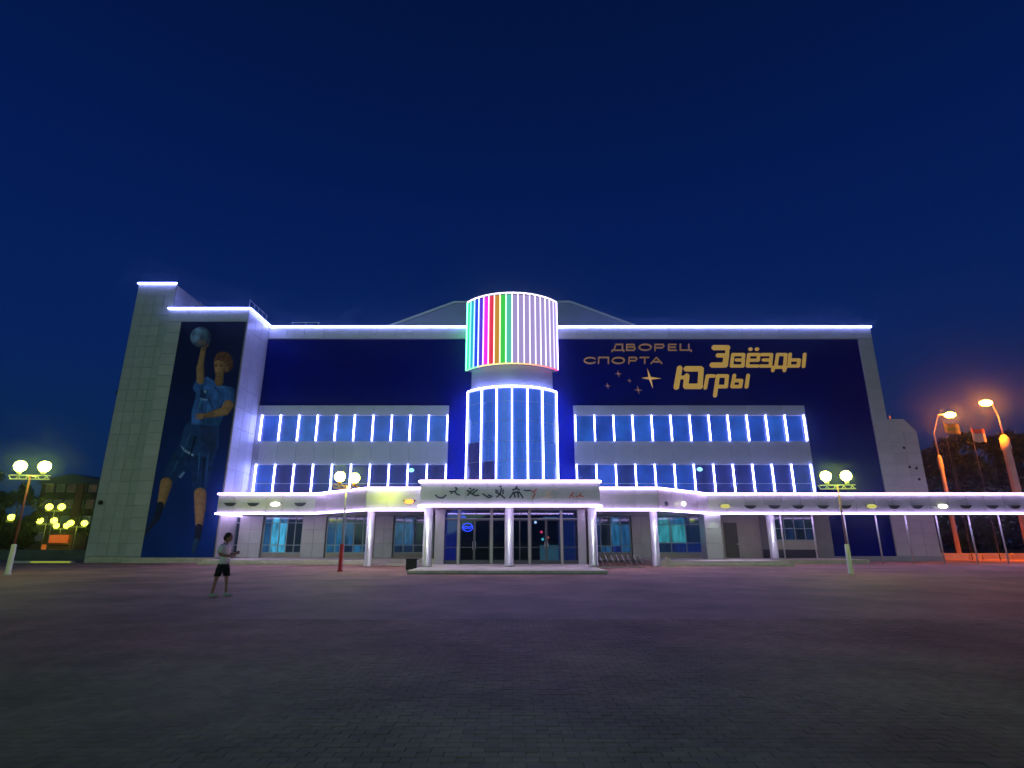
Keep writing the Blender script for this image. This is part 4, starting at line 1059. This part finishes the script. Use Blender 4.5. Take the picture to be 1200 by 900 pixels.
    for sy in (-1, 1):
        mb.tube([w((-.005,sy*.13,1.375)),w((-.02,sy*.185,1.35)),w((-.035,sy*.215,1.26)),w((-.04,sy*.225,1.19))], [.075,.082,.078,.085], 14)
    mb.build('t_shirt', shirt, t)
    mb = MB()
    loft(mb, [(0,0,.95,.12,.16),(0,0,.93,.125,.165),(0,0,.86,.14,.19),(-.005,0,.80,.14,.195),(0,0,.77,.10,.15)])
    loft(mb, [(-.01,-.085,.86,.11,.10),(-.03,-.10,.76,.11,.098),(-.06,-.11,.64,.095,.09),(-.085,-.115,.56,.09,.088),(-.085,-.115,.555,.075,.075)], 16)
    loft(mb, [(.0,.085,.86,.11,.10),(.03,.10,.76,.11,.098),(.06,.11,.64,.095,.09),(.078,.115,.56,.09,.088),(.078,.115,.555,.075,.075)], 16)
    mb.build('shorts', blk, t)
    for (fx, fy) in ((-.17,-.11),(.12,.11)):
        mb = MB(); mb.sphere(w((fx+.06, fy, .045)), .1, 14, 8, (1.45,.5,.45)); mb.sphere(w((fx-.01,fy,.08)), .055, 10, 6, (1,.8,1)); mb.build('shoe', shoe, t)
    # hands: palm + five fingers each, closed on the phone
    for s, (hx, hy, hz) in ((-1, (.27,-.10,1.15)), (1, (.28,.08,1.17))):
        VV = [(hx,hy,hz),(hx+.05,hy-s*.01,hz+.02)]; EE = [(0,1)]; RR = [(.024,.018),(.036,.016)]
        for k in range(4):
            o = (k-1.5)*.017; b0 = len(VV); L = [.030,.034,.032,.025][k]
            VV += [(hx+.075,hy-s*.01-s*0,hz+.02+o*1.2),(hx+.085+L*.5,hy-s*.03,hz+.02+o*1.2),(hx+.07+L*.3,hy-s*.055,hz+.022+o*1.2)]
            EE += [(1,b0),(b0,b0+1),(b0+1,b0+2)]; RR += [.009,.0085,.0075]
        b0 = len(VV); VV += [(hx+.03,hy-s*.03,hz+.045),(hx+.06,hy-s*.055,hz+.06)]; EE += [(0,b0),(b0,b0+1)]; RR += [.011,.009]
        skin_obj('hand', [w(v) for v in VV], EE, RR, skn, body, (px+hx,py+hy,hz), 1)
    mb = MB(); p0 = w((.375, -.0, 1.20)); mb.box((p0[0]-.006,p0[1]-.075,p0[2]-.04),(p0[0]+.004,p0[1]+.075,p0[2]+.04))
    ph = mb.build('phone', black_m); meta(ph, 'small dark phone held up in both hands by the person in shorts', 'phone')
    box('screen', glow('phone_screen', (.9,.35,.25), 2.5), ph, (p0[0]-.0085,p0[1]-.07,p0[2]-.036),(p0[0]-.0062,p0[1]+.07,p0[2]+.036))
person()

# ------------------------------------------------------------------ trees and far left scenery
leaf_m = mat('leaves', (.036,.046,.022), .7, var=.35, scale=3); bark = mat('bark', (.10,.08,.06), .9, var=.2, bump=.5)
def crown_mesh(seed, h, r, n, conic=False):
    rng = random.Random(seed); mb = MB(); cl = []
    for k in range(34):
        z = rng.random(); a = rng.random()*6.283; 
        rr = r*(1-z)**.8*1.05 if conic else r*math.sqrt(max(0, 1-(2*z-1)**2*.85))
        d = rr*math.sqrt(rng.uniform(.1, 1)); cl.append((d*math.cos(a), d*math.sin(a), z*h, r*rng.uniform(.16,.34)))
    vs = []; fs = []
    for k in range(n):
        c = cl[rng.randrange(len(cl))]
        v = Vector((rng.gauss(0,1), rng.gauss(0,1), rng.gauss(0,1))).normalized()*c[3]*rng.uniform(.5,1.1)
        p = Vector(c[:3])+v; s = rng.uniform(.10,.22)*max(1, r/2.6)
        u = Vector((rng.gauss(0,1),rng.gauss(0,1),rng.gauss(0,1))).normalized(); q = u.orthogonal().normalized()
        b0 = len(vs); vs += [tuple(p-u*s), tuple(p+q*s*.5), tuple(p+u*s), tuple(p-q*s*.5)]; fs.append((b0,b0+1,b0+2,b0+3))
    mb.add(vs, fs); return mb.mesh('crown', leaf_m, (0,0,0))
crowns = [crown_mesh(1, 9, 3.4, 6500), crown_mesh(2, 10, 3.0, 6500), crown_mesh(3, 11, 2.6, 6500, True)]
def trunk_mesh(seed, h):
    rng = random.Random(seed); mb = MB()
    mb.tube([(0,0,0),(.05,.02,h*.35),(-.04,.05,h*.7),(.02,0,h)], [.24,.18,.11,.03], 9)
    for k in range(7):
        z = h*(.28+.09*k); a = rng.random()*6.28; L = rng.uniform(1.2,2.4)
        mb.tube([(0,0,z),(math.cos(a)*L*.5,math.sin(a)*L*.5,z+.5),(math.cos(a)*L,math.sin(a)*L,z+1.4)], [.07,.05,.015], 6)
    return mb.mesh('trunk', bark, (0,0,0))
trunks = [trunk_mesh(4, 10.5), trunk_mesh(5, 12), trunk_mesh(6, 13)]
def tree(x, y, k, s, label, group):
    t = thing('tree', (x, y, 0), label, 'tree', group)
    a = link('trunk', trunks[k], t, (0,0,0), True); b = link('crown', crowns[k], t, (0,0,1.0*s), True)
    a.scale = (s,s,s); b.scale = (s,s,s); b.rotation_euler.z = random.random()*6
TR = [(44.5,56,0,.95,'dark round tree closest behind the silver annex'),(50,60,1,1.12,'dark tree behind the farther orange street lamp'),(55,57,0,1.2,'dark tree right behind the flagpoles'),
      (60,62,2,1.15,'pointed dark tree behind the nearer orange street lamp'),(64,55,1,1.1,'dark tree at the right edge of the view'),(70,62,0,1.3,'dark tree just beyond the right edge'),
      (47,70,2,1.0,'pointed dark tree deep in the right hand grove'),(57,72,0,1.35,'broad dark tree deep in the right hand grove'),(68,75,1,1.4,'tall dark tree deepest in the right hand grove')]
for x, y, k, s, l in TR: tree(x*1.45, y*1.45, k, s*1.42, l, 'dark trees beyond the right end')
TL = [(-70,72,0,.95,'dark tree at the left edge of the view'),(-75,80,1,1.0,'dark tree second from the left edge'),(-66,76,0,.85,'dark tree behind the nearest left globe lamp'),(-63,88,2,.8,'pointed dark tree left of the far apartment house'),
      (-84,86,1,1.2,'tall dark tree beyond the left edge'),(-57,100,0,.75,'low dark tree between the far house and the tower')]
for x, y, k, s, l in TL: tree(x, y, k, s, l, 'dark trees beyond the left end')
# far woods behind the trees on both sides: one mass
def woods(name, x0, x1, y, h, seed):
    rng = random.Random(seed); mb = MB(); vs = []; fs = []
    for k in range(26000):
        x = rng.uniform(x0, x1); hh = h*(.72+.18*math.sin(x*.23)+.12*math.sin(x*.61+1)+.06*math.sin(x*1.7))
        z = hh*rng.random()**.8; p = Vector((x, y+rng.uniform(-5, 5), z)); sz = rng.uniform(.3, .7)
        u = Vector((rng.gauss(0,1),rng.gauss(0,1),rng.gauss(0,1))).normalized(); q = u.orthogonal().normalized()
        b0 = len(vs); vs += [tuple(p-u*sz), tuple(p+q*sz*.5), tuple(p+u*sz), tuple(p-q*sz*.5)]; fs.append((b0,b0+1,b0+2,b0+3))
    mb.add(vs, fs); o = mb.build(name, leaf_m, None, ((x0+x1)/2, y, 0)); meta(o, kind='stuff'); return o
woods('woods', 52, 150, 118, 17, 21); woods('woods', -150, -62, 132, 9, 22)
# far apartment house
YA = 112
ax, az = P(52, 556, YA)[0], P(60, 560, YA)[1]; bx = P(124, 556, YA)[0]
apt = thing('apartment_house', ((ax+bx)/2, YA, 0), 'dark low apartment house with pale windows left of the palace tower', 'building')
am = mat('brown_brick', (.07,.035,.028), .9, var=.15)
hw_ = box('wall', am, apt, (ax, YA, 0), (bx, YA+12, az-1.2))
mb = MB(); mb.slab([(ax-.6,az-1.2),(bx+.6,az-1.2),(bx-1,az-.4),((ax+bx)/2,az+.8),(ax+1,az-.2)], YA-.6, YA+12.6); mb.build('roof', roof_m, apt)
wp = [glow('far_pane_a', (.16,.13,.10), .07), glow('far_pane_b', (.05,.05,.055), .3), glow('far_pane_c', (.4,.2,.08), .07)]
rng = random.Random(12)
for fl in range(4):
    for i in range(5):
        x0 = ax+1.0+i*(bx-ax-1.6)/5; z0 = 1.6+fl*3.1
        f = box('window', white_post if False else frame_m, hw_, (x0, YA-.08, z0), (x0+1.6, YA-.005, z0+1.6))
        box('pane', wp[rng.randrange(3)], f, (x0+.1, YA-.1, z0+.1), (x0+1.5, YA-.081, z0+1.5))
box('stairwell', mat('red_brick_dark', (.22,.05,.04), .9), apt, (ax+(bx-ax)*.60, YA-.5, 0), (ax+(bx-ax)*.72, YA-.09, az-1.21))
# kiosk and its light strip, low wall
xk, zk = P(73, 621, 92)
ks = thing('kiosk', (xk, 92, 0), 'small kiosk with orange lit front below the distant lamps', 'kiosk')
box('body', mat('kiosk_body', (.3,.2,.12), .8), ks, (xk-1.9, 92, 0), (xk+1.9, 95, 2.6)); box('roof', roof_m, ks, (xk-2.1, 91.7, 2.6), (xk+2.1, 95.2, 2.8))
box('awning', glow('kiosk_orange', (.9,.16,.02), .55), ks, (xk-1.5, 91.6, 1.3), (xk+1.5, 91.69, 2.5)); box('counter', black_m, ks, (xk-1.6, 91.5, .9), (xk+1.6, 91.98, 1.0))
for a, b2, l in ((49, 66, 'orange lit shop window low behind the left end'), (77, 96, 'orange lit shop window next to the palace tower')):
    xa, za = P(a, 641, 100); xb, _ = P(b2, 641, 100)
    s = thing('shop_front', ((xa+xb)/2, 100, 0), l, 'shop front', 'orange shop windows far left')
    box('wall', am, s, (xa-.3, 100, 0), (xb+.3, 104, 3.0)); box('window', glow('shop_orange', (.85,.2,.02), .5), s, (xa, 99.9, .15), (xb, 99.99, 1.0))
xa, ya = G(41, 657.5); xb, _ = G(89, 657.5)
ys = 42
lb = box('kerb', stone_m, None, (-36.2, ys, 0), (-31.7, ys+.3, .15)); struct(lb)
o = box('light_strip', glow('kerb_yellow', (.5,.6,.04), .7), None, (-34.6, ys-.06, .05), (-31.8, ys-.005, .11)); meta(o, 'thin yellow light strip along the kerb left of the tower', 'light strip')
# low hedge wall in the left distance
hm = MB(); hm.slab([(-90,0),(-31.5,0),(-31.5,.8),(-90,.8)], 50, 50.3); meta(hm.build('garden_wall', mat('wall_dark', (.14,.15,.14), .9, var=.2)), 'long low dark wall running left from the tower', 'wall')

# ------------------------------------------------------------------ haze box added to spread a glow around the lamps
hz = bpy.data.materials.new('haze'); hz.use_nodes = True; n = hz.node_tree; n.nodes.clear()
ho = n.nodes.new('ShaderNodeOutputMaterial'); pv = n.nodes.new('ShaderNodeVolumePrincipled')
pv.inputs['Color'].default_value = (.66,.88,1,1); pv.inputs['Density'].default_value = .0009; pv.inputs['Anisotropy'].default_value = .968
n.links.new(pv.outputs[0], ho.inputs['Volume'])
o = box('haze', hz, None, (-140, -30, -1), (140, 150, 30)); o['kind'] = 'stuff'
